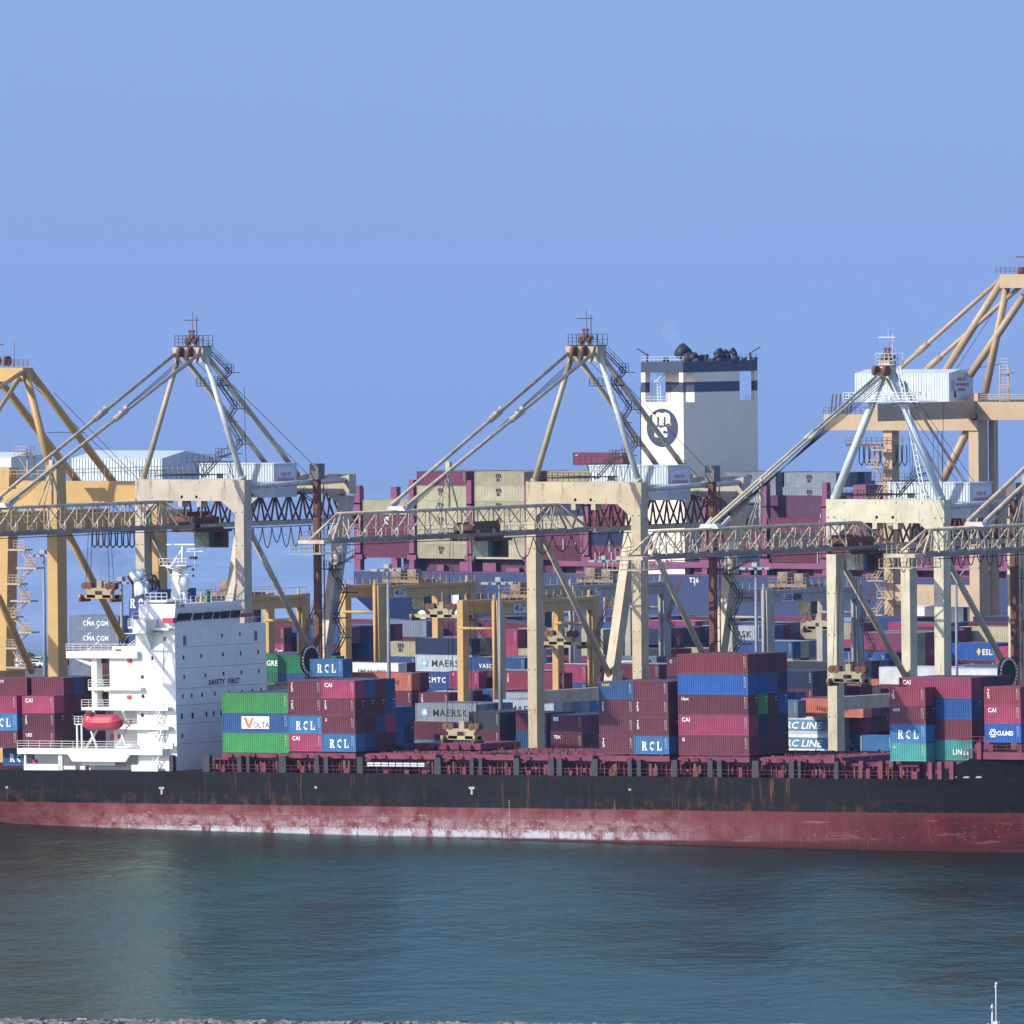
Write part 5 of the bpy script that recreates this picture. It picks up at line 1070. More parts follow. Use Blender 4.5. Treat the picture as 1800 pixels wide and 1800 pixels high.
for px, s, lab, paint, num, wd in ((606, 10.2, 'yellow gantry over the yard left of centre, far legs near the yellow spreader', rtgp, '28', '40.6T'),
      (812, 10.7, 'yellow gantry over the yard just left of the middle crane leg', rtgp, '27', '40.6T'),
      (300, 10.55, 'yellow gantry rising behind the white bridge tower', rtgp, '26', 'CMC'),
      (1286, 10.45, 'grey gantry with dark lettering left of the right crane', rtgg, '31', 'LIEBHERR'),
      (948, 10.25, 'grey gantry partly behind the middle crane right leg', rtgg, '33', '40.6T')):
    x, y = at(px, s); make_rtg(x, y, lab, paint, num, wd)
def hang(px, py, s, lab, col, words=None, wid=6.1):
    x, y = at(px, s); z = H - (py - YH) / s; spreader(x, y, z, 0, lab, col, wid, words, tz=25)
hang(775, 1085, 10.3, 'yellow spreader hanging under the left yard gantry', pm('spreader_yellow', (.54, .44, .20)), wid=12)
hang(985, 1135, 10.6, 'yellow spreader hanging right of the middle crane left leg', pm('spreader_yellow', (.54, .44, .20)), wid=9)
hang(1440, 1112, 10.5, 'pale spreader hanging under the grey gantry by the right crane leg', pm('spreader_pale', (.46, .40, .26)))

# ------------------------------------------------------------------ light masts
def mast(px, py, s, lab):
    x, y = at(px, s); zt = H - (py - YH) / s
    c = thing('floodlight_mast', lab, 'light mast', (x, y, 3), 'tall floodlight masts in the yard')
    MB().tube((0, 0, 0), (0, 0, zt - 3), .42, 8, r2=.22).build('mast', pm('mast_grey', (.30, .33, .37), .5), c)
    m = MB(); z = zt - 3
    for k in range(10):
        a = 2 * math.pi * k / 10; m.bar((0, 0, z), (2.4 * math.cos(a), 2.4 * math.sin(a), z - .2), .12, .12); m.box(2.4 * math.cos(a) - .45, 2.4 * math.cos(a) + .45, 2.4 * math.sin(a) - .35, 2.4 * math.sin(a) + .35, z - .45, z - .1)
    m.box(-.5, .5, -.5, .5, z - .2, z + .7); m.build('floodlights', pm('floodlight_grey', (.42, .44, .46), .5), c)
mast(681, 997, 10.7, 'floodlight mast left of centre, in front of the far ship stern'); mast(877, 1022, 11.0, 'floodlight mast beside the middle crane left leg')
mast(212, 1015, 10.9, 'floodlight mast rising beside the blue funnel'); mast(76, 966, 10.1, 'floodlight mast left of the orange crane leg'); mast(1328, 1000, 10.7, 'floodlight mast left of the right crane'); mast(1062, 985, 9.6, 'distant floodlight mast behind the middle crane')
x, y = at(1680, 10.9); sl_ = thing('street_lamp', 'single pole street lamp with a curved arm between the right crane legs', 'street lamp', (x, y, 3))
zt = H - (1005 - YH) / 10.9 - 3
MB().tube((0, 0, 0), (0, 0, zt - 3), .22, 8).path([(0, 0, zt - 3), (.5, 0, zt - 1.6), (1.6, 0, zt - .4), (3, 0, zt)], .14, 6).build('pole', pm('mast_grey', (0, 0, 0)), sl_)
MB().box(2.6, 4.4, -.25, .25, zt - .15, zt + .1).build('lamp_head', pm('floodlight_grey', (0, 0, 0)), sl_)

# ------------------------------------------------------------------ the far container ship
YM0 = 485.; HY = 477.
msc = thing('container_ship', 'huge dark blue container ship with purple lashing bridges and cream funnel tower, far quay', 'ship', (0, 0, 0))
hz = onY(900, 1008, HY)[2]; xs0 = onY(622, 1007, HY)[0]; xs1 = xs0 + 330
m = MB(); NZ = 14; BW = 56
def mins(x, z):
    t = x - xs0; v = 0
    if t < 70: k = 1 - t / 70; v = 22 * k ** 1.5 * max(0, (hz - 4 - z) / hz) ** 1.3
    return min(v, 27)
def mlow(x):
    t = x - xs0; return max(-3, 16.0 - t * 1.15) if t < 17 else -3
st_ = [xs0 + i * 2 for i in range(40)] + [xs0 + 80 + i * 25 for i in range(11)]
for side in (0, 1):
    vs = []
    for x in st_:
        lo = mlow(x)
        for k in range(NZ + 1): z = lo + (hz - lo) * k / NZ; i = mins(x, z); vs.append((x, HY + (i if not side else BW - i), z))
    n1 = NZ + 1; fs = []
    for i in range(len(st_) - 1):
        for k in range(NZ): a = i * n1 + k; q = (a, a + n1, a + n1 + 1, a + 1); fs.append(q if not side else q[::-1])
    m.add(vs, fs, 0, True)
q = [(xs0, HY + mins(xs0, mlow(xs0) + (hz - mlow(xs0)) * k / NZ), mlow(xs0) + (hz - mlow(xs0)) * k / NZ) for k in range(NZ + 1)]
m.add(q + [(a, 2 * HY + BW - b, c) for a, b, c in q[::-1]], [list(range(2 * NZ + 2))])
m.add([(x, HY + .2, hz) for x in (xs0, xs1)] + [(x, HY + BW - .2, hz) for x in (xs1, xs0)], [(0, 1, 2, 3)])
m.build('hull', navy, msc)
lx_ = onY(1219, 1023, HY)[0]; lettering('T26', 1.0, (lx_ - 1, HY - .05, onY(1219, 1024, HY)[2]), txtw, msc, bold=.015, space=1.05); lettering('1', 1.0, (lx_, HY - .05, onY(1219, 1029, HY)[2]), txtw, msc, bold=.015, space=1.05)
m = MB(); m.box(xs0 + 21, xs0 + 24, HY - .1, HY + 3, 12.2, 17.5, 0).box(xs0 + 15.5, xs0 + 18.5, HY - .1, HY + 3, 12.2, 17.5, 0).tube((xs0 + 22.5, HY - .3, 12.6), (xs0 + 22.5, HY, 12.6), 1.1, 12, 1).tube((xs0 + 17, HY - .3, 12.6), (xs0 + 17, HY, 12.6), 1.1, 12, 1).box(xs0 + 24.2, xs0 + 26, HY - .08, HY, 12.6, 17, 1)
m.build('mooring_openings', [pm('opening_dark', (.03, .015, .03), .7), corrw], msc)
m = MB(); m.tube((xs0 + 17, HY - .3, 12), (xs0 + 33, HY - 17, 4), .1, 4).tube((xs0 + 22.5, HY - .3, 12), (xs0 + 39, HY - 17, 4), .1, 4); m.build('mooring_lines', txtw, msc)
# deck level behind the rail and lashing bridges
PX = lambda px, py=900: onY(px, py, YM0)[0]
zb0 = onY(900, 983, YM0)[2]
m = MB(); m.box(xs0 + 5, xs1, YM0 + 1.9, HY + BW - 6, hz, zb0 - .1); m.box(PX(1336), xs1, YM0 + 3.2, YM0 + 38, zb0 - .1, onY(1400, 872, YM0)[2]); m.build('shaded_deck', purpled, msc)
m = MB(); m.box(xs0, xs1, HY, HY + .3, hz - .05, hz + .15)
for k in range(56):
    x = xs0 + 14 + k * 5.7; m.box(x, x + R.uniform(1.5, 3.4), YM0 + .9, YM0 + 1.9, hz, hz + R.uniform(.8, 2.0))
m.box(xs0 + 44, xs1, YM0 - .6, YM0 + .9, hz + 1.3, hz + 2.4)
m.build('coaming', purple, msc)
bays = [PX(637)] + [PX(733) + 14.28 * i for i in range(18)]
def lash(x, top, w=1.2):
    m = MB()
    for y in (YM0 - .4, YM0 + 12, YM0 + 24, YM0 + 36): m.box(x, x + w, y, y + 1.4, hz, top)
    for z in np.arange(hz + 3.2, top, 5.0): m.box(x, x + w, YM0 - .4, YM0 + 40, z, z + .3)
    m.box(x - .5, x + w + .5, YM0 - .5, YM0 + 1.1, hz + 2.2, hz + 3.2).box(x + .1, x + w - .1, YM0 - .3, YM0 + .9, top, top + .5)
    m.build('lashing_bridge', purple, msc)
ztl = onY(725, 848, YM0)[2]
lash(PX(624), onY(630, 858, YM0)[2], 1.5)
for k in range(1, len(bays)):
    if 5.0 <= k <= 5.9: continue
    lash(bays[k] - 1.75, ztl if k < 4 or k > 6 else ztl - 3)
# crowded pipework / lashing gear between hull rail and boxes
m = MB()
for k in range(160):
    x = R.uniform(PX(930), PX(1800)); y = YM0 + R.uniform(-.5, .8); z = hz + R.uniform(.5, 11); m.box(x, x + .12, y, y + .12, z, z + R.uniform(.5, 2.5))
m.build('lashing_rods', corrw, msc)
# tower
tx0, tx1 = PX(1128, 800), PX(1202, 800); ty1 = YM0 + 25.6
zt0 = onY(1165, 826, YM0)[2] - 22; zs = lambda py: onY(1165, py, YM0)[2]
zT, z2, z3, z4, z5, z6 = zs(636), zs(655), zs(672), zs(690), zs(707), zt0
tw = MB(); e_ = .0
def block(z0, z1, mi, open_=True):
    if not open_: tw.box(tx0, tx1, YM0, ty1, z0, z1, mi); return
    c = 1.6
    tw.box(tx0, tx0 + 1.0, YM0, YM0 + 1.6, z0, z1, mi).box(tx1 - 1.0, tx1, YM0, YM0 + .6, z0, z1, mi)
    tw.box(tx0 + 3.2, tx1 - .01, YM0 + 3.8, ty1 - 6.2, z0, z1, mi).box(tx1 - .5, tx1, YM0 + .6, YM0 + .9, z0, z1, mi).box(tx1 - .7, tx1, ty1 - 1.2, ty1, z0, z1, mi).box(tx0, tx0 + .7, ty1 - .9, ty1, z0, z1, mi)
block(z6, z5, 0, False); block(z5, z4, 0); block(z4, z3, 1); block(z3, z2, 0); block(z2, zT, 1, False)
tw.build('funnel_tower', [towerc, towerb], msc)
m = MB()
for i in range(4): m.bar((tx0 + 1.2 + i * .7, YM0 + 2, z5), (tx0 + 1.2 + i * .7, YM0 + 2, z3), .12, .12)
for i in range(7): m.bar((tx0 + 1.2, YM0 + 2, z5 + .5 + i * .6), (tx0 + 3.3, YM0 + 2, z5 + .5 + i * .6), .1, .1)
m.stair((tx0 + 2.4, YM0 + 1.5, z3), (tx0 + 5, YM0 + 1.5, z2)); m.rail((tx0 + 1, YM0 + .1, z5), (tx1 - 1, YM0 + .1, z5), 1.1, 1, .07); m.rail((tx1 - .1, ty1 - 4, z5), (tx1 - .1, ty1 - 1, z5), 1.1, .8, .07); m.rail((tx0, YM0 + .1, zT), (tx1, YM0 + .1, zT), 1.0, 1, .07)
m.build('tower_railings', corrw, msc)
em = MB(); cx, cz = PX(1164.5, 755), zs(752); rr_ = 3.8; rz = (zs(718) - zs(786)) / 2
em.add([(cx + rr_ * math.cos(a), YM0 - .04, cz + rz * math.sin(a)) for a in [2 * math.pi * k / 40 for k in range(40)]], [list(range(40))]); em.build('emblem', towerb, msc)
def msc_glyph():
    m = MB()
    for src, sc_x, ox, oz in ((text_data('m', bold=.075), 1.22, -.1, .12), (text_data('sc', bold=.07, space=.95), .82, .05, -.62)):
        m.add([(v.co.x * sc_x + ox, 0, v.co.z * (.98 if oz > 0 else .82) + oz) for v in src.vertices], [tuple(p.vertices) for p in src.polygons])
    m.add([(-.16, 0, .70), (.2, 0, .70), (.2, 0, .80), (-.16, 0, .80)], [(0, 1, 2, 3)]).add([(.85, 0, .06), (1.25, 0, .06), (1.25, 0, .15), (.95, 0, .15)], [(0, 1, 2, 3)])
    return m.mesh('lettering_two_line', [])
MSCG = msc_glyph()
lettering(MSCG, 3.3, (cx - 2.0, YM0 - .09, cz + .35), towerc, msc)
def fun(px, py, r, h, tilt=-.8, ry=10):
    p = onY(px, py, YM0 + ry); m = MB(); m.tube((p[0], YM0 + ry, zT - .5), (p[0], YM0 + ry, p[2] - r), r * .8, 12).tube((p[0], YM0 + ry, p[2] - r), (p[0] + tilt * r * .4, YM0 + ry, p[2] - r * .1), r * .82, 12).tube((p[0] + tilt * r * .4, YM0 + ry, p[2] - r * .15), (p[0] + tilt * r * 1.2, YM0 + ry, p[2] + r * .45), r * .85, 12, r2=r * .95); m.build('exhaust_funnel', pm('funnel_dark_blue', (.03, .04, .07), .6), msc)
fun(1213, 622, 1.7, 3, -1.2); fun(1173, 634, .7, 1, -.8, 6); fun(1225, 630, 1.1, 1); fun(1268, 622, 1.1, 2, -.7, 16); fun(1266, 628, 1.0, 1, -.5, 14); fun(1280, 622, .8, 1, -1, 17); fun(1292, 618, .7, 1, -1, 18)
m = MB()
for k in range(14): x = tx0 + R.uniform(0, 9.5); y = YM0 + R.uniform(8, 25); m.box(x, x + R.uniform(.5, 1.5), y, y + 1, zT, zT + R.uniform(.3, 1.3))
m.rail((tx0, ty1 - .2, zT), (tx1, ty1 - .2, zT), 1, 1.2, .07); m.build('tower_top_gear', pm('funnel_dark_blue', (.03, .04, .07), .6), msc)
m = MB()
for x, y, s in ((tx0 + .8, YM0 + 1, -1), (tx1 - 1, ty1 - 1, 1)): m.bar((x, y, zT), (x, y, zT + 1.5), .3, .3).bar((x - s * .4, y, zT + 1.2), (x + s * 2.4, y, zT + 2.6), .2, .2)
m.build('fire_monitors', dark, msc)
m = MB(); m.box(PX(1500), PX(1500) + 3, YM0, YM0 + 6, zb0, zs(850)); 
for px in (1654, 1735): x = PX(px); m.tube((x, YM0 + 2, zs(878)), (x, YM0 + 2, zs(848)), .9, 10)
m.build('deck_vents', purple, msc)
MHC = 2.89
def mstack(xb, cols, row=0, z=zb0, texts=None, where='', L=S40, top=0):
    for k, c in enumerate(cols):
        if c is None: continue
        reg(L, MHC, c, (xb, YM0 + row * 2.5, z + k * 2.9), 'yard', (texts or {}).get(k), k + 1, where, 6.2 - row * .9 if row < 2 else 1.5, row=row)
MT = ('MSC', 2.0, 'mscd'); MW = ('MSC', 2.0, 'mscw')
mstack(bays[0] + .1, ['purple', 'maroon', 'purple', 'tan', 'maroon'][0:4] + ['purple'][:0], texts={3: None, 2: MW}, where='stern bay of the far ship')
mstack(bays[1], ['tan', 'tan', 'tan', 'tan', 'tan', 'purple'], texts={i: MT for i in range(5)}, where='second bay from the stern of the far ship')
mstack(bays[2], ['tan'] * 6, texts={i: MT for i in range(6)}, where='third bay from the stern of the far ship')
CS = ['tan', 'maroon', 'purple', 'charcoal', 'navy', 'grey', 'steel grey', 'maroon', 'tan']
for r_ in range(1, 6):
    mstack(bays[1], [None] * 5 + [CS[(r_ * 2) % 9]], r_, where='roof row %d, second bay of the far ship' % (r_ + 1))
    mstack(bays[2], [None, None, None, None] + [CS[(r_ * 4) % 9], ['tan', 'charcoal', 'purple', 'tan', 'purple'][r_ - 1]], r_, where='roof row %d, third bay of the far ship' % (r_ + 1))
    mstack(bays[0] + .1, [None] * 3 + ['tan'], r_, where='roof row %d, stern bay of the far ship' % (r_ + 1))
mstack(bays[3], ['maroon', 'purple', 'tan', 'navy', 'purple'], texts={}, where='fourth bay from the stern of the far ship')
for r_ in range(2, 8): mstack(bays[3], [None] * 4 + ['purple', 'tan'], r_, where='row %d, fourth bay of the far ship' % (r_ + 1))
reg(S40, HD, 'purple', (onY(1007, 793, YM0 + 12)[0], YM0 + 12, onY(1007, 818, YM0 + 12)[2]), 'yard', ('tex', .3, 'tl'), 8, 'alone on top of the far ship left of its tower', 6.5)
mstack(bays[4], ['purple', 'navy', 'maroon', 'purple', 'tan'], texts={}, where='fifth bay from the stern of the far ship')
for r_ in range(1, 5): mstack(bays[4], [None] * 4 + ['tan'], r_, where='row %d, fifth bay of the far ship' % (r_ + 1))
for kb in (6, 7, 8, 9, 10, 11, 12, 13):
    for k in range(3 if kb < 9 else 5): mstack(bays[kb], [None] * k + [['purple', 'navy', 'maroon', 'charcoal', 'purple'][(kb + k) % 5]], 0 if kb < 8 or kb > 8 else 1, where='forward bay %d of the far ship' % (kb - 5))
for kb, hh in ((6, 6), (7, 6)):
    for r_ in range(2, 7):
        for k in ((4, 5) if r_ == 2 else (5,)): mstack(bays[kb], [None] * k + [['grey', 'steel grey', 'navy'][(kb + r_ + k) % 3] if r_ > 2 else 'grey'], r_, texts={k: MT} if r_ == 2 else None, where='row %d just right of the far ship tower' % (r_ + 1))  # boxes greyed from tan to paint in the tower's shadow
for r_ in range(3, 6): mstack(bays[5], [None] * 4 + [['maroon', 'pale blue', 'purple'][r_ - 3]], r_, where='low row beneath the far ship tower')

# ------------------------------------------------------------------ container yard
BX = []
def clash(x0, x1, y0, y1, z0, z1, tol=0.12):
    return any(x0 < b[1] - tol and x1 > b[0] + tol and y0 < b[3] - tol and y1 > b[2] + tol and z0 < b[5] - tol and z1 > b[4] + tol for b in BX)
def put(L, Hh, c, x, y, z, **kw):
    if clash(x, x + L, y, y + W, z, z + Hh): return None
    BX.append((x, x + L, y, y + W, z, z + Hh)); return reg(L, Hh, c, (x, y, z), 'yard', **kw)
FILL = ['maroon', 'navy', 'purple', 'blue', 'steel grey', 'maroon', 'charcoal', 'blue', 'dark maroon', 'crimson', 'blue-grey', 'tan']
YDL = []
def yd(px, py, L, t, c, text=None, edge='l', rows=3, ends=None, Hh=HC, below=None, nb=2, zt=None, where='', style='dry', prio=5, sup=True):
    YDL.append(dict(px=px, py=py, L=L, t=t, c=c, text=text, edge=edge, rows=rows, ends=ends, Hh=Hh, below=below or [], nb=nb, zt=zt, where=where, style=style, prio=prio, sup=sup))
def place_yard():
    for q in YDL:
        Hh, t, L = q['Hh'], q['t'], q['L']; z = q['zt'] if q['zt'] is not None else 3.03 + (Hh + .01) * (t + 1)
        p = onZ(q['px'], q['py'], z); x, y = (p[0] if q['edge'] == 'l' else p[0] - L), p[1]
        for k in range(14):
            if all(not clash(x, x + L, y, y + W, z - Hh - m_ * (Hh + .01), z - m_ * (Hh + .01)) for m_ in range(len(q['below']) + 1)): break
            y -= 0.85; x -= 0.85 * _f[0] / _f[1] * -1 if False else 0.0
            p2 = onY(q['px'], q['py'], y); x = p2[0] if q['edge'] == 'l' else p2[0] - L
        q['pos'] = (x, y, z); cols = [q['c']] + q['below']
        for k, cc in enumerate(cols):
            tx_ = q['text'] if k == 0 else None
            if isinstance(cc, tuple): cc, tx_ = cc
            if k > t: break
            if put(L, Hh, cc, x, y, z - Hh - k * (Hh + .01), text=tx_, tier=t + 1 - k, where=q['where'], prio=q['prio'] - .2 * k, style=q['style']) is None: print('clash', q['px'], q['py'], cc)
    for q in YDL:
        Hh, t, L = q['Hh'], q['t'], q['L']; x, y, z = q['pos']
        for k in range(len(q['below']) + 1, t + 1):
            if q['sup']: put(L, Hh, FILL[(int(q['px']) + k * 5) % 12], x, y, z - Hh - k * (Hh + .01), tier=t + 1 - k, where=q['where'], prio=1, style='dry')
        for r_ in range(1, q['rows'] + 1):
            for k in range(0, t + 1):
                e_ = q['ends']; cc = e_[r_ - 1] if e_ and r_ <= len(e_) else FILL[(int(q['px']) * 3 + r_ * 5 + k * 7) % 12]
                if isinstance(cc, (list, tuple)): cc = cc[k % len(cc)]
                put(L, Hh, cc, x, y + 2.56 * r_, z - Hh - k * (Hh + .01), tier=t + 1 - k, where='row %d %s' % (r_ + 1, q['where']), prio=1, row=r_, door=(r_ + k) % 2 == 0)
MK = lambda s, h=.95: (s, h, 'mid')
YB = []
# nearest block behind the ship
yd(713, 1268, S40, 1, 'maroon', ('TRITON', .42, 'vert'), rows=0, where='behind the raised hatch cover')
yd(730, 1236, S40, 2, 'grey', ('MAERSK', 1.15, 'star'), rows=3, ends=[['steel grey', 'blue'], ['maroon', 'navy'], ['steel grey', 'blue']], where='behind the yellow ship spreader')
yd(878, 1252, S20, 2, 'charcoal', None, 'r', 3, [['navy', 'blue'], ['maroon', 'navy'], ['maroon', 'maroon']], below=[('maroon', ('LINES', .5, 'rb'))], where='left of the middle crane leg')
yd(961, 1253, S20, 2, 'maroon', None, 'r', 2, [['navy', 'navy'], ['maroon', 'navy']], below=['blue'], where='right of the middle crane leg')
yd(968, 1256, S20, 2, 'purple', ('box', .5, 'tlb'), 'l', 4, [['maroon', 'purple'], ['purple', 'maroon'], ['maroon', 'purple'], ['purple', 'maroon']], below=[('maroon', ('TEX', .5, 'tl'))], where='under the middle crane side beam')
yd(695, 1243, S20, 2, 'blue', None, 'r', 1, [['blue', 'navy']] * 4, below=['blue', 'blue'], where='right of the four high ship stack')
yd(973, 1232, S40, 2, 'pale grey', ('MAERSK', 1.15, 'star'), 'r', 5, [['grey', 'blue'], ['steel grey', 'steel grey'], ['grey', 'blue'], ['bright blue', 'blue'], ['navy', 'navy']], where='behind the middle crane side beam', prio=4.6)
yd(704, 1212, S40, 2, 'maroon', None, 'r', 2, ['maroon', 'maroon'], where='under the orange box left of centre')
yd(1463, 1259, S40, 1, 'white', ('RC LINE', 1.15, 'reef'), 'r', 1, ['grey'], below=[('white', ('RC LINE', 1.15, 'reef'))], where='left of the right crane leg', style='reefer')
yd(1512, 1288, S20, 0, 'bright blue', RC, 'r', 1, where='just right of the right crane leg, on the ground')
yd(1517, 1257, S20, 1, 'crimson', None, 'r', 3, ['purple', 'maroon', 'maroon'], zt=8.85, where='right of the right crane leg')
yd(1518, 1228, S40, 2, 'maroon', None, 'r', 3, ['purple', 'maroon', 'purple'], where='below the rusty side beam of the right crane')
yd(1514, 1292, S20, 0, 'bright blue', None, 'l', 0, zt=7.0, where='on a trailer left of the bow stack')
yd(1543, 1247, S40, 1, 'white', None, 'l', 2, ['white', 'grey'], where='behind the bow stack', style='reefer')
yd(1408, 1228, S40, 2, 'orange', ('Hapag-Lloyd', .85, 'midk'), 'l', 0, sup=False, where='left of the right crane leg above the white reefers')
yd(1402, 1231, S20, 2, 'blue-grey', None, 'r', 0, sup=False, where='right of the five high ship stack')
# second line
yd(736, 1217, S20, 2, 'maroon', TEX, 'l', 1, where='above the grey boxes left of centre'); yd(765, 1214, S20, 2, 'pale grey', None, 'l', 2, where='above the grey star box'); yd(787, 1211, S20, 2, 'blue', None, 'l', 3, ['steel grey', 'bright blue', 'blue'], where='in the low blue row left of centre'); yd(838, 1211, S20, 2, 'blue', None, 'l', 2, where='in the low blue row near the floodlight mast'); yd(872, 1217, S40, 2, 'pale grey', None, 'l', 2, where='low row crossing behind the middle crane leg')
yd(620, 1181, S40, 3, 'orange', ('Hapag-Lloyd', .95, 'midk'), 'l', 1, ['maroon'], below=['maroon'], where='left of centre under the white reefers')
yd(519, 1151, S40, 4, 'dark green', ('EVERGREEN', .9, 'mid'), 'r', 4, [['dark green', 'dark green'], ['purple', 'dark green'], ['maroon', 'maroon'], ['navy', 'navy']], below=[('dark green', None)], where='right of the white bridge tower')
yd(590, 1152, S40, 4, 'dark green', None, 'r', 3, ['dark green', 'dark green', 'charcoal'], where='left of the yellow gantry leg')
yd(842, 1178, S40, 3, 'maroon', TEX, 'l', 2, where='behind the floodlight mast by the middle crane leg'); yd(841, 1180, S20, 3, 'crimson', ('Z', .4, 'tl'), 'r', 1, where='left of the floodlight mast by the middle crane leg')
yd(991, 1183, S40, 3, 'red', TEX, 'r', 4, [['dark maroon', 'maroon'], ['steel grey', 'steel grey'], ['purple', 'maroon'], ['maroon', 'navy']], where='behind the middle crane left leg')
yd(1158, 1168, S40, 3, 'maroon', ('o', .5, 'tl'), 'r', 2, where='between the middle crane right leg and its cable reel'); yd(1172, 1156, S40, 4, 'maroon', ('C', .5, 'tl'), 'l', 1, where='left of the five high ship stack')
yd(1428, 1180, S40, 3, 'navy', ('S', .5, 'tl'), 'r', 3, ['charcoal', 'navy', 'navy'], below=['maroon'], where='between the five high stack and right crane leg')
yd(1488, 1164, S40, 3, 'charcoal', None, 'r', 5, ['charcoal', 'steel grey', 'maroon', 'steel grey', 'charcoal'], where='behind the lettered cream spreader')
yd(1544, 1194, S40, 2, 'orange', ('Hapag-Lloyd', .85, 'midk'), 'r', 1, ['maroon'], where='right of the lettered cream spreader'); yd(1466, 1204, S20, 2, 'maroon', TEX, 'l', 1, where='below the lettered cream spreader')
yd(1545, 1172, S40, 3, 'white', None, 'l', 2, ['white', 'white'], where='white row behind the right crane', style='reefer'); yd(1650, 1175, S40, 3, 'white', None, 'l', 2, ['white', 'grey'], where='white row by the right cable reel', style='reefer')
yd(1750, 1196, S40, 2, 'dark green', None, 'l', 1, where='low green box by the right frame edge')
yd(960, 1165, S40, 3, 'white', None, 'l', 1, where='white reefer behind the yard spreader', style='reefer'); yd(1064, 1161, S20, 3, 'white', None, 'l', 1, where='white reefer by the middle crane slanted leg', style='reefer')
# third line
yd(730, 1121, S40, 4, 'navy', None, 'l', 3, below=[('pale grey', ('MAERSK', 1.2, 'star')), ('blue', ('KMTC', .95, 'lq')), 'blue'], where='between the yellow gantry legs')
yd(730, 1128, S20, 4, 'tan', ('MSC', 2.0, 'mscd'), 'r', 0, Hh=2.6, zt=16.81, where='beside the left yard floodlight mast')
yd(822, 1155, S40, 3, 'blue', ('VASCO', .75, 'lq'), 'l', 3, where='left of the middle crane leg above maroon boxes')
yd(700, 1166, S40, 3, 'white', ('EMKAY LINES', .7, 'midk'), 'r', 1, where='above the orange box left of centre', style='reefer')
yd(1343, 1140, S40, 3, 'royal blue', ('ESL', 1.0, 'esl'), 'l', 3, where='left of the right crane leg'); yd(1382, 1161, S40, 3, 'tan', ('MSC', 2.0, 'mscd'), 'l', 2, where='below the blue yellow badge box by the right crane'); yd(1556, 1148, S40, 3, 'royal blue', ('ESL', 1.0, 'esl'), 'r', 2, ['navy', 'navy'], where='right of the right crane front leg')
yd(1671, 1130, 9.12, 4, 'royal blue', ('ESL', 1.0, 'esl'), 'l', 2, below=[('maroon', ('MSC', 2.0, 'mscp'))], where='beside the single pole street lamp')
yd(1749, 1135, S40, 4, 'crimson', ('SUD', .6, 'mid'), 'l', 2, below=['blue', 'blue'], where='at the right frame edge behind the lift shaft')
# fourth line (far side of the yard)
for px, L, c, tx_, bl in ((499, S40, 'maroon', None, [('crimson', ('SÜD', 1.1, 'rt'))]), (603, S40, 'blue', None, ['maroon'])): yd(px, 1103, L, 4, c, tx_, 'r', 3, below=bl, where='far side of the yard right of the bridge tower')
yd(619, 1101, S40, 4, 'charcoal', None, 'r', 5, [['navy', 'purple'], ['purple', 'navy'], ['steel grey', 'navy'], ['navy', 'purple'], ['purple', 'steel grey']], where='far block left of the yard floodlight mast')
yd(712, 1089, S40, 4, 'maroon', None, 'l', 4, below=['blue'], where='far block behind the yellow spreader')
yd(909, 1107, S40, 4, 'crimson', None, 'r', 2, below=['crimson'], where='far block left of the middle crane leg'); yd(911, 1104, S20, 4, 'tan', None, 'l', 2, where='far block hidden by the middle crane leg')
yd(962, 1105, S40, 4, 'tan', None, 'l', 3, below=['tan', 'maroon'], where='far block right of the middle crane leg')
yd(1172, 1105, S40, 4, 'navy', None, 'r', 6, [['purple', 'navy'], ['navy', 'purple'], ['purple', 'maroon'], ['navy', 'blue'], ['navy', 'purple'], ['purple', 'navy']], nb=3, where='far block right of the middle crane right leg')
yd(1180, 1083, S40, 4, 'bright blue', ('ECL', .8, 'mid'), 'r', 2, where='farthest row behind the middle crane right leg'); yd(1222, 1092, S40, 4, 'crimson', None, 'r', 1, where='farthest row behind the diagonal brace')
yd(1235, 1099, S40, 4, 'pale grey', ('MAERSK', 1.2, 'star'), 'l', 3, below=['navy'], where='behind the middle crane lift shaft'); yd(1290, 1126, S40, 4, 'blue', ('TOS', .5, 'vert'), 'l', 2, where='left of the grey gantry legs')
yd(1354, 1096, S40, 4, 'navy', None, 'r', 4, ['navy', 'steel grey', 'steel grey', 'purple'], where='far block under the grey gantry'); yd(1410, 1086, S40, 4, 'pale blue', None, 'l', 1, where='farthest row behind the right crane front leg'); yd(1407, 1094, S40, 4, 'tan', None, 'l', 2, below=['crimson'], where='far tan block left of the right crane leg')
yd(1371, 1126, S20, 3, 'crimson', None, 'l', 1, where='small pinkish box left of the right crane leg'); yd(1422, 1121, S40, 3, 'orange', ('Hapag-Lloyd', .8, 'midk'), 'l', 1, where='far orange box left of the right crane leg')
yd(1511, 1111, S40, 4, 'tan', ('MSC', 2.0, 'mscd'), 'l', 2, below=['tan'], where='right of the right crane front leg'); yd(1596, 1112, S40, 4, 'purple', None, 'r', 6, [['purple', 'navy'], ['tan', 'charcoal'], ['purple', 'purple'], ['tan', 'charcoal'], ['navy', 'purple'], ['purple', 'navy']], nb=3, where='far block behind the right crane legs')
yd(1594, 1101, S40, 4, 'maroon', None, 'l', 2, where='farthest row behind the right crane legs'); yd(1688, 1101, S40, 4, 'tan', ('m', .9, 'midk'), 'l', 2, where='far tan box behind the street lamp')
for i, (a, c) in enumerate(((477, 'maroon'), (528, 'navy'), (590, 'purple'), (655, 'steel grey'), (800, 'purple'), (850, 'navy'))): yd(a, 1088, S20 if i < 2 else S40, 4, c, None, 'l', 1, where='farthest row of the yard')
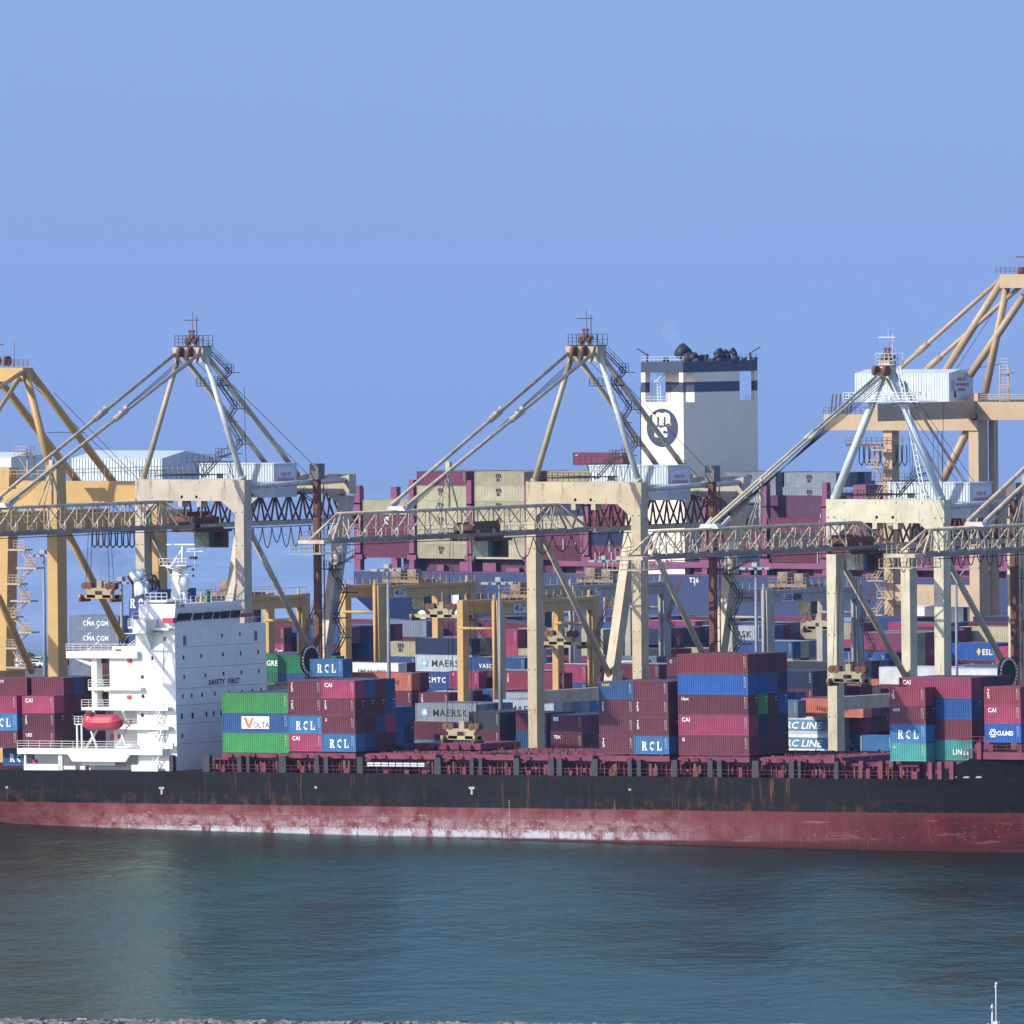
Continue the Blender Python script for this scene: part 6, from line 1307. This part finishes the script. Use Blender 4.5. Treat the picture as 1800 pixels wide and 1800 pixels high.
yd(208, 1083, S40, 3, 'steel grey', ('CMA CGM', .95, 'cma'), 'r', 2, ['blue-grey', 'steel grey'], below=[('steel grey', ('CMA CGM', .95, 'cma')), ('steel grey', ('CMA CGM', .95, 'cma')), 'steel grey'], where='left of the blue funnel')
yd(207, 1147, S20, 3, 'maroon', CAI, 'r', 1, where='peeping out by the white deck house')
# the rest of the stacks, wherever no lettered box would be hidden
place_yard()
TX = []
for e in CONT:
    if e['frame'] == 'yard' and e['text']:
        a_ = proj(e['pos']); b_ = proj((e['pos'][0] + e['L'], e['pos'][1], e['pos'][2] + e['H'])); TX.append((a_[0] + 4, b_[0] - 4, b_[1] + 4, a_[1] - 2, a_[2]))
for s_, t_ in ((9.55, 4), (9.7, 4), (9.95, 3), (10.15, 3), (10.35, 3), (10.6, 2), (10.8, 1), (11.05, 1), (11.25, 0)):
    px = 470 + 13 * s_ * 3
    while px < 1860:
        L_ = S40 if R.random() < .75 else S20; t2_ = t_ - (R.random() < .25); z_ = 3.03 + 2.91 * (t2_ + 1)
        py = YH + (H - z_) * s_; p = onZ(px, py, z_); x_, y_ = p[0], p[1]; wpx = L_ * .809 * s_
        if not any(q[0] < px + wpx + 18 and q[1] > px and q[3] > py and q[4] < s_ - .02 for q in TX):
            for r_ in range(3):
                for k in range(t2_ + 1):
                    put(L_, HC, FILL[R.randrange(12)], x_, y_ + 2.56 * r_, z_ - HC - k * 2.91, tier=t2_ + 1 - k, where='row %d of the middle yard' % (r_ + 1) if r_ else 'front row of a middle yard block', prio=1, row=r_, door=r_ > 0 and R.random() < .5)
        px += wpx + R.choice((3, 3, 4, 12))
# white panels added for bright gaps under the far crane, and a few cars
a = onY(1593, 1094, 452); b = onY(1712, 1068, 452)
sh = thing('white_panels', 'added bright white panels under the peach crane on the far quay', 'shed', (0, 0, 0))
MB().box(a[0], b[0], 452, 458, 3.05, b[2]).prism([(a[0], 451.9, b[2]), (a[0], 458.1, b[2]), (a[0], 455, b[2] + .6)], (b[0] - a[0], 0, 0)).build('walls', cleanwhite, sh)
m = MB()
for px in (1606, 1696): x = onY(px, 1080, 451.9)[0]; m.add([(x - .3, 451.93, b[2]), (x + .5, 451.93, b[2]), (x + .9, 451.93, 3.1), (x - 1.0, 451.93, 3.1)], [(0, 3, 2, 1)])
m.build('door', dark, sh)  # dark shapes on the panels imitate the crane's lower braces
pc = None
for i, (px, py) in enumerate(((22, 1176), (33, 1175), (43, 1174), (66, 1173), (70, 1168), (28, 1166))):
    p = onZ(px, py, 3.0); r_ = thing('parked_car', 'white car on the far terminal apron, %s from the left between orange legs' % ['first', 'third', 'fourth', 'fifth', 'sixth', 'second'][i], 'car', (p[0], p[1], 3.02), 'white cars on the far apron')
    if pc is None:
        b1 = MB().box(-2.2, 2.2, -.9, .9, .35, .95).prism([(-1.5, -.8, .95), (1.3, -.8, .95), (.8, -.75, 1.5), (-1.1, -.75, 1.5)], (0, 1.55, 0)).mesh('body', cleanwhite)
        b2 = MB(); 
        for x in (-1.4, 1.4):
            for y in (-.85, .85): b2.tube((x, y - .1, .33), (x, y + .1, .33), .33, 10)
        b2 = b2.mesh('wheels', black); b3 = MB().box(-1.15, .9, -.83, .8, 1.02, 1.4).mesh('windows', glass); pc = (b1, b2, b3)
    for me in pc: o = bpy.data.objects.new(me.name, me); COL.objects.link(o); o.parent = r_

# ------------------------------------------------------------------ make the containers
def area(e):
    M = FRAMES.get(e['frame']); c = Vector(e['pos']); c = M @ c if M else c
    x, y, s = proj(c); return s * s * e['L'] * e['H'], x, y
for e in CONT: e['a'], e['px'], e['py'] = area(e)
CONT = [e for e in CONT if -70 < e['px'] + e['L'] * 5 and e['px'] < 1860]
# which boxes show largest: look along a grid of sight lines, then keep the 298 largest as things of their own
TMP = []
for i, e in enumerate(CONT):
    o = bpy.data.objects.new('shipping_container', cmesh_m(e['L'], e['H'], e['style'], e['c'])); COL.objects.link(o)
    M = Matrix.Translation(Vector(e['pos'])); o.matrix_world = FRAMES[e['frame']] @ M if e['frame'] in FRAMES else M; TMP.append(o); e['o'] = o; e['hit'] = 0
bpy.context.view_layer.update(); dg_ = bpy.context.evaluated_depsgraph_get()
own = {o.name: e for o, e in zip(TMP, CONT)}; org = Vector(CAM)
for py in range(780, 1345, 6):
    for px in range(1, 1800, 6):
        d = Vector(ray(px, py)).normalized(); ok, _, _, _, ob, _ = SC.ray_cast(dg_, org, d)
        if ok and ob.name in own: own[ob.name]['hit'] += 1
CONT.sort(key=lambda e: (-e['hit'], -e['prio']))
IND, REST = CONT[:298], CONT[298:]
print('smallest kept', IND[-1]['hit'], 'visible in rest', sum(e['hit'] > 0 for e in REST))
for e in REST: bpy.data.objects.remove(e['o'])
ORD = ['bottom', 'bottom', 'second', 'third', 'fourth', 'fifth', 'sixth', 'seventh', 'eighth', 'ninth']
WORDS = {'RCL': 'white stencil lettering', 'TEX': 'small upright lettering', 'CAI': 'short bold white lettering', 'MAERSK': 'star badge and black lettering', 'MSC': 'two line lettering', 'ESL': 'yellow badge', 'CMA CGM': 'white swoosh lettering', 'VOLTA': 'white and orange panel',
         'Hapag-Lloyd': 'black lettering', 'RC LINE': 'blue lettering band', 'CULINES': 'flower badge', 'TRITON': 'upright lettering'}
def words_n(s): return len(s.split())
def label_of(e):
    sz = 'long' if e['L'] > 8 else 'short'; t = e['text'][0] if e['text'] else None
    d = '%s %s container' % (e['c'], sz); lv = ORD[min(e['tier'], 9)] + ' level'
    tail = e['where'] or 'in the yard'
    full = '%s with %s, %s, %s' % (d, WORDS.get(t, 'small lettering'), lv, tail) if t else '%s, %s, %s' % (d, lv, tail)
    if words_n(full) > 14: full = '%s, %s, %s' % (d, lv, tail)
    if words_n(full) > 14: full = '%s, %s, %s' % (d, lv, ' '.join(tail.split()[:8]))
    return full
seen = {}
for e in IND: seen.setdefault(label_of(e), []).append(e)
NUM = ['first', 'second', 'third', 'fourth', 'fifth', 'sixth', 'seventh', 'eighth', 'ninth', 'tenth']
for lab, es in seen.items():
    es.sort(key=lambda e: (e['px'], e['py']))
    for i, e in enumerate(es): e['label'] = lab if len(es) == 1 else '%s %s' % (lab, 'left one' if i == 0 and len(es) == 2 else 'right one' if len(es) == 2 else NUM[min(i, 9)] + ' along')
TM = {'mid': None}
def add_text(e, o):
    s, h, kind = e['text']; L, Hh = e['L'], e['H']; y = -0.02
    if s == 'RCL': lettering(RCL, h, (L / 2 - 1.42 * h + .1, y, .55), txtw, o); return
    if kind == 'vert':
        for i, ch in enumerate(s): lettering(ch, h, (.55, y, Hh - .75 - i * h * 1.05), txtw, o, bold=.022, space=1.08)
    elif kind in ('tl', 'tly'): lettering(s, h, (.6, y, Hh - .35 - h), txty if kind == 'tly' else txtw, o, bold=.028, space=1.06)
    elif kind == 'tlb':
        q = MB().box(.5, 1.5, y - .005, y + .01, Hh - 1.0, Hh - .35).build('panel', txtw, o)
    elif kind == 'mid': lettering(s, h, (L * .5 - len(s) * h * .36, y, Hh * .5 - h / 2), txtw, o, bold=.022, space=1.08)
    elif kind == 'lq': lettering(s, h, (L * .2, y, Hh * .5 - h / 2), txtw, o, bold=.025, space=1.25)
    elif kind == 'midk': lettering(s, h, (L * .5 - len(s) * h * .33, y, Hh * .5 - h / 2), txtk, o, bold=.015, space=1.05)
    elif kind == 'rt': lettering(s, h, (L - .6 - len(s) * h * .72, y, Hh * .42 - h / 2), txtw, o, bold=.015, space=1.05)
    elif kind == 'rb': lettering(s, h, (L - 1.0 - len(s) * h * .72, y, .5), txtw, o, bold=.04)
    elif kind == 'star':
        lettering(STARP, .95, (1.9, y, Hh / 2), starb, o); lettering(STARS, 1.35, (1.9, y - .01, Hh / 2), txtw, o); lettering(s, h, (3.4, y, Hh / 2 - h / 2), txtk, o, bold=.012, space=1.1, sx=1.12)
    elif kind == 'cma':
        lettering(s, h, (3.4, y, Hh / 2 - h / 2), txtw, o, bold=.028, space=1.06)
        m = MB()
        for a0, a1, cx_, cz_ in ((95, 170, 5.6, .35), (275, 350, 6.4, -.35)):
            for p in arc(cx_, Hh / 2 + cz_, .62, .75, a0, a1, 8, 1.5): m.add([(x, y, z) for x, z in p], [(0, 1, 2, 3)])
        m.build('swoosh', txtw, o)
    elif kind in ('mscd', 'mscw', 'mscp'): lettering(MSCG, 1.0 if kind != 'mscp' else 0.95, (L / 2 - .7, y, Hh / 2 + .15), txtk if kind == 'mscd' else txtw if kind == 'mscw' else cmat('tan'), o)
    elif kind == 'esl':
        MB().add([(L * .58, y, Hh / 2), (L * .58 + .45, y, Hh / 2 - .7), (L * .58 + .9, y, Hh / 2 + .1), (L * .58 + .45, y, Hh / 2 + .7)], [(0, 1, 2, 3)]).build('badge', txty, o); lettering(s, h, (L * .58 + 1.1, y, Hh / 2 - h / 2), txtw, o, bold=.028, space=1.06)
    elif kind == 'reef':
        MB().box(.3, L - .6, y - .01, y + .02, .45, Hh - .65).build('band', txtb, o); lettering(s, h, (L * .5 - 3.3, y - .02, Hh / 2 - h / 2 - .1), txtw, o, bold=.03, shear=.25, sx=1.25)
    elif kind == 'volta':
        MB().box(3.6, 8.7, y - .01, y + .02, .6, Hh - .5).build('panel', txtw, o); MB().prism([(3.9, y - .02, Hh - .65), (4.5, y - .02, Hh - .65), (4.95, y - .02, 1.2), (5.5, y - .02, Hh - .65), (5.9, y - .02, Hh - .65), (5.2, y - .02, .7), (4.7, y - .02, .7)], (0, .005, 0)).build('emblem', txto, o)
        lettering('OLTA', .85, (5.7, y - .03, .75), txtk, o, bold=.01)
    elif kind == 'cul':
        m = MB()
        for k in range(6):
            a = math.pi / 3 * k; 
            for p in arc(1.4 + .42 * math.cos(a), Hh / 2 + .42 * math.sin(a), .13, .24, 0, 360, 8): m.add([(x, y, z) for x, z in p], [(0, 1, 2, 3)])
        m.build('badge', txtw, o); lettering(s, .62, (2.1, y, Hh / 2 - .3), txtw, o, bold=.04, sx=.8)
    else: lettering(s, h, (.6, y, Hh - .4 - h), txtw, o, bold=.04)
GN = {'ship': 'containers on the near ship', 'yard': 'containers in the yard and on the far ship'}
for e in IND:
    o = e['o']; tag(o, e['label'], 'container', GN[e['frame']])
    if e['text']: add_text(e, o)
    if e['row'] == 0 and e['style'] == 'dry' and e['hit'] > 8 and (not e['text'] or e['text'][2] != 'reef'):
        k = bpy.data.objects.new('markings', MARK); COL.objects.link(k); k.parent = o; k.location = (e['L'] - .62, -.015, 0.05); k.scale = (1, 1, e['H'] / 2.6)
    if e['door'] and e['hit'] > 8:
        d = bpy.data.objects.new('door', door_mesh(e['H'], e['c'])); COL.objects.link(d); d.parent = o; d.location = (e['L'] - .02, 0, 0)
# all smaller and hidden boxes beyond the counted ones: one object
if REST:
    names = sorted(set(e['c'] for e in REST)); V_, F_, MI = [], [], []; off = 0
    for e in REST:
        b = cmesh(e['L'], e['H'], e['style']); M = FRAMES.get(e['frame'], Matrix.Identity(4)) @ Matrix.Translation(Vector(e['pos'])); A = np.array(M)
        v = np.array(b.v) @ A[:3, :3].T + A[:3, 3]; V_.append(v); F_ += [[i + off for i in f] for f in b.f]; MI += [names.index(e['c'])] * len(b.f); off += len(v)
    me = bpy.data.meshes.new('stacked_containers'); me.from_pydata(np.concatenate(V_).tolist(), [], F_)
    for n_ in names: me.materials.append(pm('far_container_' + n_.replace(' ', '_').replace('-', '_'), PAL[n_], 0.5, 0.2, 0.1, 0.15, rustcol=tuple(x * 0.55 + 0.03 for x in PAL[n_])))
    me.polygons.foreach_set('material_index', MI); me.update(); o = bpy.data.objects.new('stacked_containers', me); COL.objects.link(o); o['kind'] = 'stuff'
print('containers', len(IND), len(REST))

# ------------------------------------------------------------------ air
def volume(name, bounds, dens, col, noise=None):
    m = bpy.data.materials.new(name); m.use_nodes = True; t = m.node_tree; t.nodes.clear(); o_ = t.nodes.new('ShaderNodeOutputMaterial'); v = t.nodes.new('ShaderNodeVolumePrincipled')
    v.inputs['Color'].default_value = (*col, 1); v.inputs['Density'].default_value = dens; v.inputs['Anisotropy'].default_value = 0.0; t.links.new(v.outputs[0], o_.inputs[1])
    return m
hx = MB().box(-50000, 9000, -5000, 59000, -4, 100).build('haze', volume('haze_air', None, HAZE, (0.42, 0.60, 0.97))); hx['kind'] = 'stuff'
for nm, c_, rad, dn, col_ in (('white_smoke', [(1192, 616, .8), (1188, 603, 1.3), (1182, 592, 1.7), (1176, 580, 1.6)], 485 + 12, .05, (.9, .93, 1)), ('dark_smoke', [(232, 1006, 1.4), (214, 998, 2.0), (192, 990, 2.6), (172, 982, 2.6)], 22, .05, (.12, .13, .16))):
    m = MB()
    for px, py, r_ in c_: p = onY(px, py, rad); m.ball((p[0], p[1], p[2]), r_, 0, 14)
    o = m.build(nm, volume(nm + '_air', None, dn, col_)); o['kind'] = 'stuff'
